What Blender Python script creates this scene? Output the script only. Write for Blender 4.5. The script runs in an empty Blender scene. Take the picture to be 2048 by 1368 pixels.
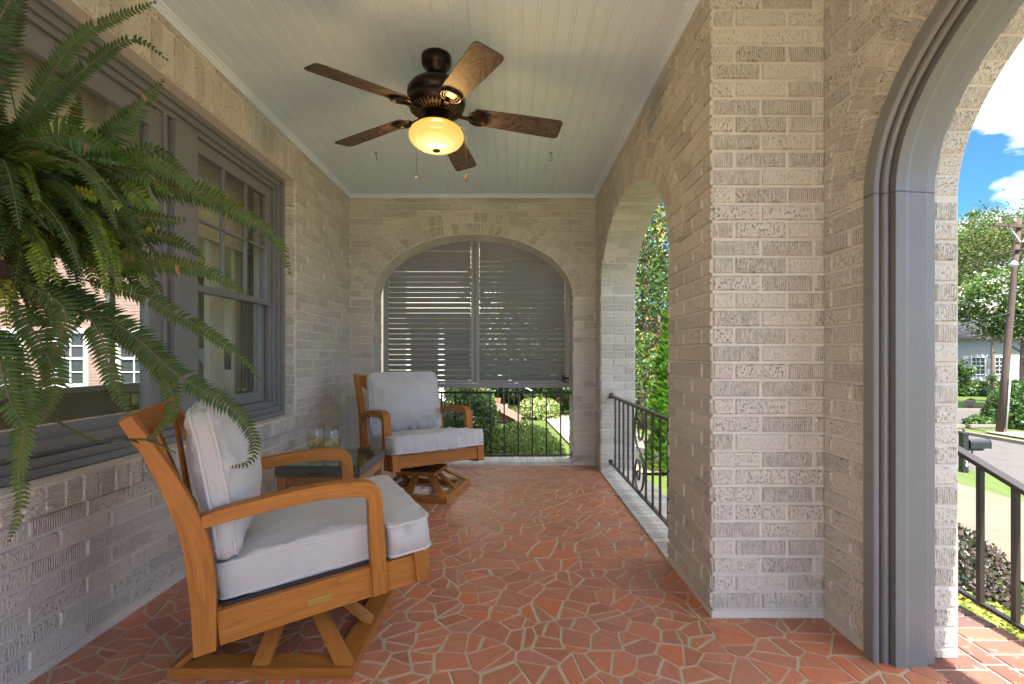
import bpy, math, random
from mathutils import Vector, Matrix, noise
random.seed(7)
R=math.radians
S=bpy.context.scene
# ------------------------------------------------------------------ camera, sky, sun
CH=1.06; F=970.0
cd=bpy.data.cameras.new('camera'); cam=bpy.data.objects.new('camera',cd); S.collection.objects.link(cam)
cam.location=(0,0,CH); cam.rotation_euler=(R(90),0,0)
cd.sensor_width=36; cd.lens=F/2048*36; cd.shift_y=26.6/2048; cd.shift_x=0.3/2048
cd.clip_start=.03; cd.clip_end=600
S.camera=cam
SUN=Vector((0.10,-0.50,0.86)).normalized()
elev=math.asin(SUN.z)
W=bpy.data.worlds.new('World'); S.world=W; W.use_nodes=True
nt=W.node_tree; N=nt.nodes; L=nt.links
for n in list(N): N.remove(n)
out=N.new('ShaderNodeOutputWorld'); bg=N.new('ShaderNodeBackground'); bg.inputs['Strength'].default_value=.15
sky=N.new('ShaderNodeTexSky'); sky.sky_type='NISHITA'; sky.sun_disc=False; sky.sun_elevation=elev
sky.sun_rotation=math.atan2(SUN.x,SUN.y); sky.air_density=1.0; sky.dust_density=.6; sky.ozone_density=2.0
tc=N.new('ShaderNodeTexCoord'); sx=N.new('ShaderNodeSeparateXYZ'); L.new(tc.outputs['Generated'],sx.inputs[0])
def wm(op,a,b):
    m=N.new('ShaderNodeMath'); m.operation=op
    for i,x in enumerate((a,b)):
        if x is None: continue
        if isinstance(x,(int,float)): m.inputs[i].default_value=x
        else: L.new(x,m.inputs[i])
    return m.outputs[0]
zz=wm('ADD',wm('MAXIMUM',sx.outputs[2],0.0),.22)
cx=N.new('ShaderNodeCombineXYZ'); L.new(wm('DIVIDE',sx.outputs[0],zz),cx.inputs[0]); L.new(wm('DIVIDE',sx.outputs[1],zz),cx.inputs[1])
nz=N.new('ShaderNodeTexNoise'); nz.inputs['Scale'].default_value=1.9; nz.inputs['Detail'].default_value=9; nz.inputs['Roughness'].default_value=.56
mp=N.new('ShaderNodeMapping'); mp.inputs['Location'].default_value=(9,6.6,0); L.new(cx.outputs[0],mp.inputs[0]); L.new(mp.outputs[0],nz.inputs['Vector'])
rp=N.new('ShaderNodeValToRGB'); rp.color_ramp.elements[0].position=.46; rp.color_ramp.elements[1].position=.57
L.new(nz.outputs[0],rp.inputs[0])
sat=N.new('ShaderNodeMix'); sat.data_type='RGBA'; sat.blend_type='MULTIPLY'; sat.inputs[0].default_value=1
L.new(sky.outputs[0],sat.inputs[6]); sat.inputs[7].default_value=(.085,.17,.32,1)
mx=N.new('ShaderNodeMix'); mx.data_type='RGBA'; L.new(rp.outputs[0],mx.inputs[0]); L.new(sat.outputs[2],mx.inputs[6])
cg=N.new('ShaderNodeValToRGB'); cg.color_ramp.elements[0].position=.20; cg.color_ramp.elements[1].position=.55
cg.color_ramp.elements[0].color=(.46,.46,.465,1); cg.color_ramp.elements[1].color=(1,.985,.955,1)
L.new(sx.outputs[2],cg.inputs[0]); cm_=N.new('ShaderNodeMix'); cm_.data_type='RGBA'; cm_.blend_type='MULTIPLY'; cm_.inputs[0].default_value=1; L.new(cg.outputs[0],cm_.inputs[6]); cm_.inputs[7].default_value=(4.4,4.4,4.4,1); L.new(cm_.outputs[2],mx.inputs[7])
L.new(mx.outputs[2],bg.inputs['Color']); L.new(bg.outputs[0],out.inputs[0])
sd=bpy.data.lights.new('sun','SUN'); sd.energy=2.6; sd.angle=R(.5); sd.color=(1,.95,.86)
so=bpy.data.objects.new('sun',sd); S.collection.objects.link(so); so.rotation_euler=SUN.to_track_quat('Z','Y').to_euler()
S.view_settings.view_transform='Standard'; S.view_settings.look='None'; S.view_settings.gamma=1; S.view_settings.exposure=2.92
S.render.engine='CYCLES'
S.cycles.max_bounces=10; S.cycles.diffuse_bounces=5; S.cycles.transparent_max_bounces=40

# ------------------------------------------------------------------ material helpers
def newmat(name):
    m=bpy.data.materials.new(name); m.use_nodes=True
    return m, m.node_tree.nodes, m.node_tree.links, m.node_tree.nodes['Principled BSDF']
class G:
    "small node graph helper"
    def __init__(s,name):
        s.m,s.N,s.L,s.b=newmat(name)
    def put(s,sock,v):
        if isinstance(v,(int,float)): sock.default_value=v
        elif isinstance(v,tuple): sock.default_value=v if len(v)==4 or sock.type!='RGBA' else v+(1,)
        else: s.L.new(v,sock)
    def math(s,op,a,b=0.0,c=None):
        n=s.N.new('ShaderNodeMath'); n.operation=op; s.put(n.inputs[0],a); s.put(n.inputs[1],b)
        if c is not None: s.put(n.inputs[2],c)
        return n.outputs[0]
    def mix(s,f,a,b,bt='MIX'):
        n=s.N.new('ShaderNodeMix'); n.data_type='RGBA'; n.blend_type=bt
        s.put(n.inputs[0],f); s.put(n.inputs[6],a if not isinstance(a,tuple) else a+(1,)*(4-len(a))); s.put(n.inputs[7],b if not isinstance(b,tuple) else b+(1,)*(4-len(b)))
        return n.outputs[2]
    def coord(s,kind='Object',sc=(1,1,1),loc=(0,0,0)):
        if kind=='UV' or kind=='rnd':
            n=s.N.new('ShaderNodeUVMap'); n.uv_map='UVMap' if kind=='UV' else 'rnd'; o=n.outputs[0]
        elif kind=='World':
            n=s.N.new('ShaderNodeNewGeometry'); o=n.outputs['Position']
        else:
            n=s.N.new('ShaderNodeTexCoord'); o=n.outputs[kind]
        if sc!=(1,1,1) or loc!=(0,0,0):
            mp=s.N.new('ShaderNodeMapping'); mp.inputs['Scale'].default_value=sc; mp.inputs['Location'].default_value=loc
            s.L.new(o,mp.inputs[0]); o=mp.outputs[0]
        return o
    def noise(s,v,scale,detail=3,rough=.55,dist=0.):
        n=s.N.new('ShaderNodeTexNoise'); n.inputs['Scale'].default_value=scale; n.inputs['Detail'].default_value=detail
        n.inputs['Roughness'].default_value=rough; n.inputs['Distortion'].default_value=dist; s.L.new(v,n.inputs['Vector']); return n.outputs[0]
    def wave(s,v,scale,dist=0.,detail=2,dscale=1.,dir='X',prof='SIN',typ='BANDS'):
        n=s.N.new('ShaderNodeTexWave'); n.wave_type=typ
        if typ=='BANDS': n.bands_direction=dir
        n.wave_profile=prof; n.inputs['Scale'].default_value=scale; n.inputs['Distortion'].default_value=dist
        n.inputs['Detail'].default_value=detail; n.inputs['Detail Scale'].default_value=dscale; s.L.new(v,n.inputs['Vector']); return n.outputs[1]
    def ramp(s,f,els):
        n=s.N.new('ShaderNodeValToRGB'); cr=n.color_ramp
        while len(cr.elements)<len(els): cr.elements.new(.5)
        for e,(p,c) in zip(cr.elements,els):
            e.position=p; e.color=(c,c,c,1) if isinstance(c,(int,float)) else c+(1,)
        s.L.new(f,n.inputs[0]); return n.outputs[0]
    def sep(s,v):
        n=s.N.new('ShaderNodeSeparateXYZ'); s.L.new(v,n.inputs[0]); return n.outputs
    def bump(s,h,dist=.002,strength=1.,prev=None):
        n=s.N.new('ShaderNodeBump'); n.inputs['Distance'].default_value=dist; n.inputs['Strength'].default_value=strength
        s.L.new(h,n.inputs['Height'])
        if prev is not None: s.L.new(prev,n.inputs['Normal'])
        return n.outputs[0]
    def done(s,col=None,rough=None,nrm=None,metal=None,spec=None,**kw):
        if col is not None: s.put(s.b.inputs['Base Color'],col if not isinstance(col,tuple) else col+(1,)*(4-len(col)))
        if rough is not None: s.put(s.b.inputs['Roughness'],rough)
        if metal is not None: s.put(s.b.inputs['Metallic'],metal)
        if spec is not None: s.put(s.b.inputs['Specular IOR Level'],spec)
        if nrm is not None: s.L.new(nrm,s.b.inputs['Normal'])
        for k,v in kw.items(): s.put(s.b.inputs[k],v)
        return s.m

def m_brick(name,col,dirt,ribs=1.0):
    g=G(name); uv=g.coord('UV'); r=g.sep(g.coord('rnd')); u=g.sep(uv)
    isb=g.math('GREATER_THAN',r[0],.0)
    wob=g.noise(g.coord('UV',(18,18,1)),1,2)
    rib=g.math('SINE',g.math('MULTIPLY',g.math('ADD',u[0],g.math('MULTIPLY',wob,.012)),2*math.pi/.0085))
    br=g.noise(g.coord('UV',(60,26,1)),1,3,.6)
    br2=g.noise(g.coord('UV',(150,70,1)),1,3,.65)
    typ=g.math('MULTIPLY',g.math('GREATER_THAN',r[0],.34),g.math('SUBTRACT',1.,g.math('MULTIPLY',g.math('GREATER_THAN',r[0],.80),.8)))            # ribbed faces / pitted faces
    ribh=g.math('MULTIPLY',g.math('MULTIPLY',rib,.5),g.ramp(br,[(.40,.25),(.55,1.)]))
    pit=g.ramp(br2,[(.35,1.),(.44,0.)])
    pit2=g.ramp(br,[(.31,1.),(.40,0.)])
    lv=g.noise(g.coord('UV',(2.2,2.2,1)),1,3,.6)
    pitm=g.math('MULTIPLY',g.math('MAXIMUM',pit,g.math('MULTIPLY',pit2,.8)),g.math('MULTIPLY',isb,g.ramp(lv,[(.36,.25),(.62,1.)])))
    pitm=g.math('MULTIPLY',pitm,g.math('ADD',.4,g.math('MULTIPLY',r[1],.6)))
    h=g.math('MULTIPLY',isb,g.math('ADD',g.math('MULTIPLY',g.math('MULTIPLY',ribh,typ),ribs),g.math('MULTIPLY',br2,.9)))
    h=g.math('SUBTRACT',h,g.math('MULTIPLY',pitm,1.3))
    h=g.math('ADD',h,g.math('ADD',g.math('MULTIPLY',g.noise(g.coord('UV',(140,140,1)),1,2),.22),g.math('MULTIPLY',g.noise(g.coord('UV',(28,28,1)),1,3),.9)))
    n=g.bump(h,.0044,1.)
    ribd=g.math('MULTIPLY',g.math('MULTIPLY',g.ramp(rib,[(.0,1.),(.2,0.)]),typ),g.math('MULTIPLY',isb,g.ramp(br,[(.46,0.),(.60,.55)])))
    dk=g.math('MINIMUM',1.0,g.math('ADD',g.math('MULTIPLY',pitm,.8),g.math('MULTIPLY',ribd,.25)))
    base=g.mix(g.ramp(lv,[(.3,0.),(.7,1.)]),tuple(c*.93 for c in col),tuple(min(1,c*1.05) for c in col))
    base=g.mix(g.math('MULTIPLY',isb,g.math('ADD',.04,g.math('MULTIPLY',r[1],.26))),base,tuple(c*.80 for c in col))
    c=g.mix(dk,base,dirt)
    return g.done(c,.62,n,spec=.3)

def m_paint(name,col,rough=.4,brush=.4,var=.06):
    g=G(name); c=g.coord('Object'); a=g.noise(g.coord('Object',(1,1,.25)),60,3); b=g.noise(c,4,4)
    cc=g.mix(g.ramp(b,[(.3,0.),(.7,1.)]),tuple(x*(1-var) for x in col),tuple(x*(1+var) for x in col))
    return g.done(cc,g.math('ADD',rough-.08,g.math('MULTIPLY',b,.16)),g.bump(a,.0012,brush))

def m_wood(name,c1,c2,c3,rough=.42,scale=1.):
    g=G(name); r=g.sep(g.coord('rnd'))
    uvn=g.N.new('ShaderNodeVectorMath'); uvn.operation='ADD'; g.L.new(g.coord('UV',(2.2*scale,26*scale,1)),uvn.inputs[0])
    cm=g.N.new('ShaderNodeCombineXYZ'); g.put(cm.inputs[0],g.math('MULTIPLY',r[0],37.)); g.put(cm.inputs[1],g.math('MULTIPLY',r[0],91.)); g.L.new(cm.outputs[0],uvn.inputs[1])
    v=uvn.outputs[0]
    a=g.noise(v,1.,4,.6,.8)
    w=g.math('FRACT',g.math('MULTIPLY',g.noise(v,.35,2,.5,.4),9.))
    fn=g.N.new('ShaderNodeMapping'); fn.inputs['Scale'].default_value=(4,9,1); g.L.new(v,fn.inputs[0]); fine=g.noise(fn.outputs[0],1.2,3,.6)
    c=g.mix(g.ramp(a,[(.3,0.),(.7,1.)]),c1,c2)
    c=g.mix(g.math('MULTIPLY',g.ramp(w,[(.0,.0),(.82,.10),(.96,.9),(1.,0.)]),.38),c,c3)
    c=g.mix(g.math('MULTIPLY',g.ramp(fine,[(.45,0.),(.75,1.)]),.5),c,c3)
    c=g.mix(g.math('MULTIPLY',r[1],.28),c,c3)
    return g.done(c,g.math('ADD',rough,g.math('MULTIPLY',fine,.12)),g.bump(fine,.0006,.35),spec=.22)

def m_fabric(name,col):
    g=G(name); uv=g.coord('UV')
    a=g.wave(uv,330,1.5,1,3,'X'); b=g.wave(uv,330,1.5,1,3,'Y'); h=g.math('ADD',a,b)
    s1=g.noise(g.coord('UV',(60,900,1)),1,2); s2=g.noise(g.coord('UV',(900,60,1)),1,2); big=g.noise(g.coord('Object'),7,4)
    c=g.mix(g.ramp(g.math('ADD',g.math('MULTIPLY',s1,.5),g.math('MULTIPLY',s2,.5)),[(.38,0.),(.62,1.)]),tuple(x*.88 for x in col),tuple(min(1,x*1.09) for x in col))
    c=g.mix(g.math('MULTIPLY',g.ramp(big,[(.35,1.),(.65,0.)]),.25),c,(col[0]*.86,col[1]*.80,col[2]*.74))
    cr=g.noise(g.coord('Object'),4.2,3,.5,1.2); cr=g.math('ABSOLUTE',g.math('SUBTRACT',cr,.5)); cr2=g.noise(g.coord('Object',(1,1,2.2)),15,4,.55,1.2)
    n1=g.bump(g.math('ADD',g.ramp(cr,[(0.,0.),(.16,1.)]),g.math('MULTIPLY',cr2,.8)),.006,.3)
    return g.done(c,.9,g.bump(h,.0007,.35,n1),spec=.15,**{'Sheen Weight':.25})

def m_leaf(name,c1,c2,c3=None,rough=.45,trans=.25):
    g=G(name); r=g.sep(g.coord('rnd')); c=g.mix(r[0],c1,c2)
    if c3: c=g.mix(g.ramp(r[1],[(.80,0.),(.92,1.)]),c,c3)
    g.put(g.b.inputs['Base Color'],c); g.b.inputs['Roughness'].default_value=rough; g.b.inputs['Specular IOR Level'].default_value=.35
    tr=g.N.new('ShaderNodeBsdfTranslucent'); g.L.new(g.mix(.5,c,(.30,.42,.05)),tr.inputs[0])
    ms=g.N.new('ShaderNodeMixShader'); ms.inputs[0].default_value=trans
    g.L.new(g.b.outputs[0],ms.inputs[1]); g.L.new(tr.outputs[0],ms.inputs[2])
    g.L.new(ms.outputs[0],g.N['Material Output'].inputs[0]); return g.m

def m_tile(name,cols,rough,bumpk=1.,stri=False):
    g=G(name); r=g.sep(g.coord('rnd'))
    c=g.ramp(r[0],cols)
    n=g.noise(g.coord('World'),38,4,.6); n2=g.noise(g.coord('World'),3.,4,.6)
    c=g.mix(g.math('MULTIPLY',g.ramp(n,[(.35,0.),(.75,1.)]),.35),c,(.20,.085,.05))
    c=g.mix(g.math('MULTIPLY',g.ramp(n2,[(.5,0.),(.78,1.)]),.22),c,(.42,.30,.24))
    h=n
    if stri:
        u=g.wave(g.coord('UV',(1,1,1)),95,2.5,2,2,'X'); c=g.mix(g.math('MULTIPLY',g.ramp(u,[(0.,1.),(.45,0.)]),.75),c,(.09,.045,.045)); c=g.mix(g.ramp(g.noise(g.coord('World',(1,1,1),(5,2,0)),24,5,.7),[(.58,0.),(.66,.8)]),c,(.40,.35,.30)); h=u
    return g.done(c,g.math('ADD',rough,g.math('MULTIPLY',n2,.2)),g.bump(h,.0015 if stri else .0008,.6*bumpk),spec=.4)

def m_noise(name,c1,c2,scale,rough=.85,bd=.01,detail=6,coord='World',sc=(1,1,1),bs=.7):
    g=G(name); v=g.coord(coord,sc); a=g.noise(v,scale,detail,.65); b=g.noise(v,scale*7.3,3,.6)
    f=g.math('ADD',g.math('MULTIPLY',a,.6),g.math('MULTIPLY',b,.4))
    return g.done(g.mix(g.ramp(f,[(.32,0.),(.68,1.)]),c1,c2),rough,g.bump(b,bd,bs))

def m_plain(name,col,rough=.5,metal=0.,spec=.5,**kw):
    g=G(name); a=g.noise(g.coord('Object'),25,3)
    c=g.mix(g.ramp(a,[(.3,0.),(.7,1.)]),tuple(x*.9 for x in col),tuple(min(1,x*1.1) for x in col))
    return g.done(c,g.math('ADD',rough-.05,g.math('MULTIPLY',a,.1)),g.bump(a,.0004,.3),metal=metal,spec=spec,**kw)

def m_glass(name,tint=(1,1,1),refl=1.):
    m,N_,L_,b=newmat(name)
    N_.remove(b); o=N_['Material Output']; t=N_.new('ShaderNodeBsdfTransparent'); t.inputs[0].default_value=tint+(1,)
    gl=N_.new('ShaderNodeBsdfGlossy'); gl.inputs['Roughness'].default_value=.01
    lw=N_.new('ShaderNodeLayerWeight'); lw.inputs[0].default_value=.5     # facing = 1-|cos|, Schlick reflectance
    pw=N_.new('ShaderNodeMath'); pw.operation='POWER'; pw.inputs[1].default_value=5; L_.new(lw.outputs['Facing'],pw.inputs[0])
    mu=N_.new('ShaderNodeMath'); mu.operation='MULTIPLY_ADD'; mu.inputs[1].default_value=.9*refl; mu.inputs[2].default_value=.04*refl; mu.use_clamp=True
    L_.new(pw.outputs[0],mu.inputs[0]); ms=N_.new('ShaderNodeMixShader'); L_.new(mu.outputs[0],ms.inputs[0]); L_.new(t.outputs[0],ms.inputs[1]); L_.new(gl.outputs[0],ms.inputs[2]); L_.new(ms.outputs[0],o.inputs[0])
    return m

M={}
M['brick']=m_brick('painted_brick',(.67,.635,.555),(.18,.13,.09))
M['trim']=m_paint('grey_trim',(.19,.195,.19),.33,1.)
M['trim_l']=m_paint('grey_window_paint',(.18,.19,.195),.36,.8)
M['ceil']=m_paint('ceiling_paint',(.68,.82,.93),.45,.4,.03)
M['shut']=m_paint('shutter_paint',(.31,.31,.30),.42,.3)
M['teak']=m_wood('teak',(.50,.205,.042),(.38,.145,.028),(.15,.052,.011),.40)
M['teak_d']=m_wood('weathered_teak',(.48,.27,.13),(.38,.19,.09),(.20,.09,.045),.5)
M['fanw']=m_wood('fan_blade_wood',(.17,.105,.075),(.125,.072,.052),(.045,.026,.022),.42,1.3)
M['bronze']=m_plain('oiled_bronze',(.028,.018,.014),.30,.75)
M['iron']=m_plain('painted_iron',(.035,.030,.027),.42,.35)
M['ironb']=m_plain('brown_iron',(.085,.068,.055),.40,.3)
M['fabric']=m_fabric('cushion_fabric',(.54,.545,.53))
M['pipe']=m_fabric('piping_fabric',(.60,.60,.585))
M['tile']=m_tile('terracotta_tile',[(0.,(.40,.155,.085)),(.35,(.46,.185,.105)),(.7,(.50,.205,.115)),(.95,(.58,.175,.075)),(1.,(.43,.21,.15))],.22)
M['grout']=m_noise('grout',(.42,.34,.22),(.52,.43,.30),30,.85,.002)
M['paver']=m_tile('landing_brick',[(0.,(.09,.05,.055)),(.2,(.21,.075,.05)),(.55,(.28,.09,.055)),(.8,(.26,.11,.065)),(1.,(.27,.18,.10))],.6,1.,True)
M['wmortar']=m_noise('white_mortar',(.42,.40,.36),(.52,.50,.47),40,.85,.003)
M['brass']=m_plain('brass',(.50,.36,.10),.38,.85)
M['black']=m_plain('black_strap',(.02,.02,.022),.6)
M['glass']=m_glass('window_glass',(.93,.95,.93))
M['tglass']=m_glass('table_glass',(.80,.90,.86))
M['gedge']=m_plain('glass_edge',(.03,.16,.10),.15)
g=G('wicker'); a=g.wave(g.coord('UV',(1,1,1)),34,0,0,1,'X'); b=g.wave(g.coord('UV',(1,1,1)),52,0,0,1,'Y'); hh=g.math('MULTIPLY',a,b)
M['wicker']=g.done(g.mix(g.ramp(hh,[(.05,0.),(.5,1.)]),(.06,.05,.042),(.30,.265,.23)),.5,g.bump(hh,.003,1.))
M['fern']=m_leaf('fern_leaf',(.010,.028,.004),(.058,.115,.014),(.20,.31,.03),.42,.15)
M['brownleaf']=m_plain('withered_leaf',(.22,.11,.03),.7)
M['rachis']=m_plain('fern_stem',(.10,.085,.03),.6)
M['dleaf']=m_leaf('dark_leaf',(.018,.050,.012),(.055,.12,.025),(.10,.19,.04),.45,.15)
M['mleaf']=m_leaf('mid_leaf',(.025,.07,.012),(.075,.15,.025),(.14,.22,.05),.5,.2)
M['yleaf']=m_leaf('light_leaf',(.10,.18,.03),(.20,.30,.05),(.30,.36,.09),.5,.25)
M['lleaf']=m_leaf('arborvitae_leaf',(.05,.18,.015),(.13,.33,.03),(.20,.40,.05),.5,.25)
M['oleaf']=m_leaf('olive_leaf',(.045,.075,.018),(.10,.135,.035),(.15,.13,.045),.6,.2)
M['pleaf']=m_leaf('purple_leaf',(.025,.045,.025),(.09,.04,.05),(.16,.17,.13),.4,.12)
M['vleaf']=m_leaf('variegated_leaf',(.09,.15,.02),(.30,.32,.06),(.38,.20,.05),.5,.2)
M['ofl']=m_leaf('orange_berry',(.75,.28,.02),(.80,.42,.05),None,.6,.2)
M['wfl']=m_leaf('white_flower',(.80,.76,.72),(.85,.82,.78),None,.7,.3)
M['pfl']=m_leaf('pink_flower',(.75,.30,.34),(.85,.60,.60),None,.7,.3)
M['bark']=m_noise('bark',(.10,.075,.055),(.22,.17,.13),14,.9,.02,6,'Object',(3,3,.5))
M['pole']=m_noise('pole_wood',(.05,.033,.026),(.11,.075,.06),10,.85,.01,6,'Object',(4,4,.3))
M['grass']=m_noise('grass',(.035,.065,.008),(.105,.145,.022),2.5,.9,.03)
M['soil']=m_noise('mulch',(.06,.035,.02),(.13,.08,.05),20,.95,.02)
M['concrete']=m_noise('concrete',(.125,.096,.064),(.17,.133,.09),1.5,.85,.004)
M['walk']=m_noise('pale_walk',(.22,.185,.145),(.28,.24,.19),4,.85,.004)
M['asphalt']=m_noise('old_asphalt',(.062,.057,.053),(.105,.097,.09),2.2,.9,.004)
M['kerb']=m_noise('kerb',(.16,.13,.11),(.25,.21,.18),9,.9,.006)
M['white']=m_plain('white_paint',(.62,.62,.60),.5)
M['cream']=m_plain('cream_paint',(.70,.66,.55),.5)
M['tan']=m_plain('tan_plaster',(.50,.43,.31),.8)
M['roomf']=m_plain('dark_wood_floor',(.14,.085,.05),.4)
M['dark']=m_plain('dark_glass',(.035,.04,.045),.08)
M['roof']=m_noise('roof_shingle',(.10,.095,.09),(.18,.17,.16),12,.9,.01)
M['curt']=m_plain('curtain',(.62,.57,.44),.9)
M['blind']=m_plain('blind',(.62,.56,.42),.7)
M['clay']=m_plain('stone_planter',(.33,.27,.22),.8)
M['steel']=m_plain('galvanised_steel',(.50,.51,.52),.45,.4)
M['mail']=m_plain('mailbox_black',(.022,.026,.028),.28,.1)
M['red']=m_brick('red_brick',(.33,.215,.18),(.17,.11,.09),.3)
M['wbrick']=m_noise('white_house_brick',(.28,.29,.29),(.35,.36,.36),5,.8,.01)
M['crys']=m_glass('crystal',(.85,.82,.78),2.)

# ------------------------------------------------------------------ mesh builder
class MB:
    def __init__(s): s.v=[];s.f=[];s.uv=[];s.rn=[];s.mi=[];s.sm=[]
    def face(s,pts,uv=None,r=(0,0),m=0,smooth=False):
        b=len(s.v); s.v.extend([tuple(p) for p in pts]); s.f.append(tuple(range(b,b+len(pts))))
        s.uv.append(uv or [(p[0],p[1]) for p in pts]); s.rn.append(r); s.mi.append(m); s.sm.append(smooth)
    def idx(s,vs,fs,uvs,r=(0,0),m=0,smooth=True):
        b=len(s.v); s.v.extend([tuple(p) for p in vs])
        for f,u in zip(fs,uvs):
            s.f.append(tuple(b+i for i in f)); s.uv.append(u); s.rn.append(r); s.mi.append(m); s.sm.append(smooth)
    def bar(s,p0,p1,w,h,up=(0,0,1),m=0,r=None,ext=0.):
        "box from p0 to p1; w across, h along up"
        p0=Vector(p0);p1=Vector(p1);d=(p1-p0);ln=d.length
        if ln<1e-6: return
        d=d/ln;p0=p0-d*ext;p1=p1+d*ext;ln+=2*ext
        u=Vector(up); sd=d.cross(u)
        if sd.length<1e-5: sd=d.cross(Vector((1,0,0)))
        sd.normalize(); u=sd.cross(d).normalized()
        if r is None: r=(random.random(),random.random())
        c=[]
        for q in (p0,p1):
            for a,b in ((-1,-1),(1,-1),(1,1),(-1,1)): c.append(q+sd*(a*w/2)+u*(b*h/2))
        F_=[(0,1,5,4),(1,2,6,5),(2,3,7,6),(3,0,4,7),(3,2,1,0),(4,5,6,7)]
        per=[(0,w),(w,w+h),(w+h,2*w+h),(2*w+h,2*w+2*h)]
        U=[]
        for a,b in per: U.append([(0,a),(0,b),(ln,b),(ln,a)])
        U.append([(0,0),(.1*w,0),(.1*w,h),(0,h)]); U.append(U[-1])
        s.idx(c,F_,U,r,m,False)
    def box(s,lo,hi,m=0,r=None):
        lo=Vector(lo);hi=Vector(hi);e=hi-lo;c=(lo+hi)/2
        ax=max(range(3),key=lambda i:e[i])
        if ax==0: s.bar((lo.x,c.y,c.z),(hi.x,c.y,c.z),e.y,e.z,(0,0,1),m,r)
        elif ax==1: s.bar((c.x,lo.y,c.z),(c.x,hi.y,c.z),e.x,e.z,(0,0,1),m,r)
        else: s.bar((c.x,c.y,lo.z),(c.x,c.y,hi.z),e.x,e.y,(0,1,0),m,r)
    def tube(s,pts,rad,n=8,m=0,r=(.5,.5),cap=True,flat=None):
        P=[Vector(p) for p in pts]; k=len(P); vs=[];ref=None
        if not hasattr(rad,'__len__'): rad=[rad]*k
        ln=0;us=[]
        for i in range(k):
            d=(P[min(i+1,k-1)]-P[max(i-1,0)]).normalized()
            if ref is None: ref=Vector((0,0,1)) if abs(d.z)<.9 else Vector((1,0,0))
            a=d.cross(ref).normalized(); ref=a.cross(d).normalized()
            if i: ln+=(P[i]-P[i-1]).length
            us.append(ln)
            for j in range(n):
                t=2*math.pi*j/n; vs.append(P[i]+(a*math.cos(t)+ref*math.sin(t)*(flat or 1))*rad[i])
        fs=[];uv=[]
        for i in range(k-1):
            for j in range(n):
                j2=(j+1)%n; fs.append((i*n+j,i*n+j2,(i+1)*n+j2,(i+1)*n+j)); w=2*math.pi*rad[i]/n
                uv.append([(us[i],j*w),(us[i],(j+1)*w),(us[i+1],(j+1)*w),(us[i+1],j*w)])
        if cap:
            fs.append(tuple(range(n-1,-1,-1))); uv.append([(0,0)]*n); fs.append(tuple((k-1)*n+j for j in range(n))); uv.append([(0,0)]*n)
        s.idx(vs,fs,uv,r,m,True)
    def lathe(s,prof,c=(0,0,0),n=32,m=0,r=(.5,.5),axis=None):
        c=Vector(c); vs=[];fs=[];uv=[]
        for (rr,z) in prof:
            for j in range(n):
                t=2*math.pi*j/n; vs.append(c+Vector((rr*math.cos(t),rr*math.sin(t),z)))
        for i in range(len(prof)-1):
            for j in range(n):
                j2=(j+1)%n; fs.append((i*n+j,i*n+j2,(i+1)*n+j2,(i+1)*n+j)); uv.append([(j/n,i*.1),((j+1)/n,i*.1),((j+1)/n,i*.1+.1),(j/n,i*.1+.1)])
        s.idx(vs,fs,uv,r,m,True)
    def prism(s,poly,fn,d0,d1,m=0,r=None,uvf=None):
        "poly in (a,b); fn(a,b,d)->xyz"
        if r is None: r=(random.random(),random.random())
        n=len(poly); A=[fn(a,b,d0) for a,b in poly]; B=[fn(a,b,d1) for a,b in poly]
        uvf=uvf or (lambda a,b:(a,b))
        s.face(A,[uvf(a,b) for a,b in poly],r,m); s.face(B[::-1],[uvf(a,b) for a,b in poly[::-1]],r,m)
        for i in range(n):
            j=(i+1)%n; ua=uvf(*poly[i]); ub=uvf(*poly[j])
            s.face([A[j],A[i],B[i],B[j]],[ub,ua,(ua[0],ua[1]+abs(d1-d0)),(ub[0],ub[1]+abs(d1-d0))],r,m)
    def ribbon(s,rear,front,fn,d0,d1,m=0,r=None):
        "curved board: two matching edge polylines in (a,b), thickness d0..d1, grain along it"
        if r is None: r=(random.random(),random.random())
        k=len(rear); ln=0
        rows=[]
        for i in range(k):
            if i: ln+=math.dist(rear[i],rear[i-1])
            rows.append((ln,[fn(*rear[i],d0),fn(*front[i],d0),fn(*front[i],d1),fn(*rear[i],d1)]))
        t=abs(d1-d0); vs=[p for _,q in rows for p in q]; fs=[];uv=[]
        for i in range(k-1):
            for j in range(4):
                j2=(j+1)%4; fs.append((i*4+j,i*4+j2,(i+1)*4+j2,(i+1)*4+j)); a=j*.06
                uv.append([(rows[i][0],a),(rows[i][0],a+.06),(rows[i+1][0],a+.06),(rows[i+1][0],a)])
        fs.append((3,2,1,0)); uv.append([(0,0),(.01,0),(.01,.05),(0,.05)]); b=(k-1)*4; fs.append((b,b+1,b+2,b+3)); uv.append(uv[-1])
        s.idx(vs,fs,uv,r,m,False)
    def build(s,name,mats,parent=None,bevel=0,recalc=True,auto=False):
        me=bpy.data.meshes.new(name); me.from_pydata(s.v,[],s.f)
        uvl=me.uv_layers.new(name='UVMap'); rl=me.uv_layers.new(name='rnd')
        fu=[];fr=[]
        for u,r in zip(s.uv,s.rn):
            for q in u: fu.extend(q[:2]); fr.extend(r)
        uvl.data.foreach_set('uv',fu); rl.data.foreach_set('uv',fr)
        me.polygons.foreach_set('material_index',s.mi); me.polygons.foreach_set('use_smooth',s.sm)
        for m_ in (mats if isinstance(mats,(list,tuple)) else [mats]): me.materials.append(M[m_] if isinstance(m_,str) else m_)
        me.update()
        if recalc:
            import bmesh
            bm=bmesh.new(); bm.from_mesh(me); bmesh.ops.recalc_face_normals(bm,faces=bm.faces); bm.to_mesh(me); bm.free()
        o=bpy.data.objects.new(name,me); S.collection.objects.link(o)
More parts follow.
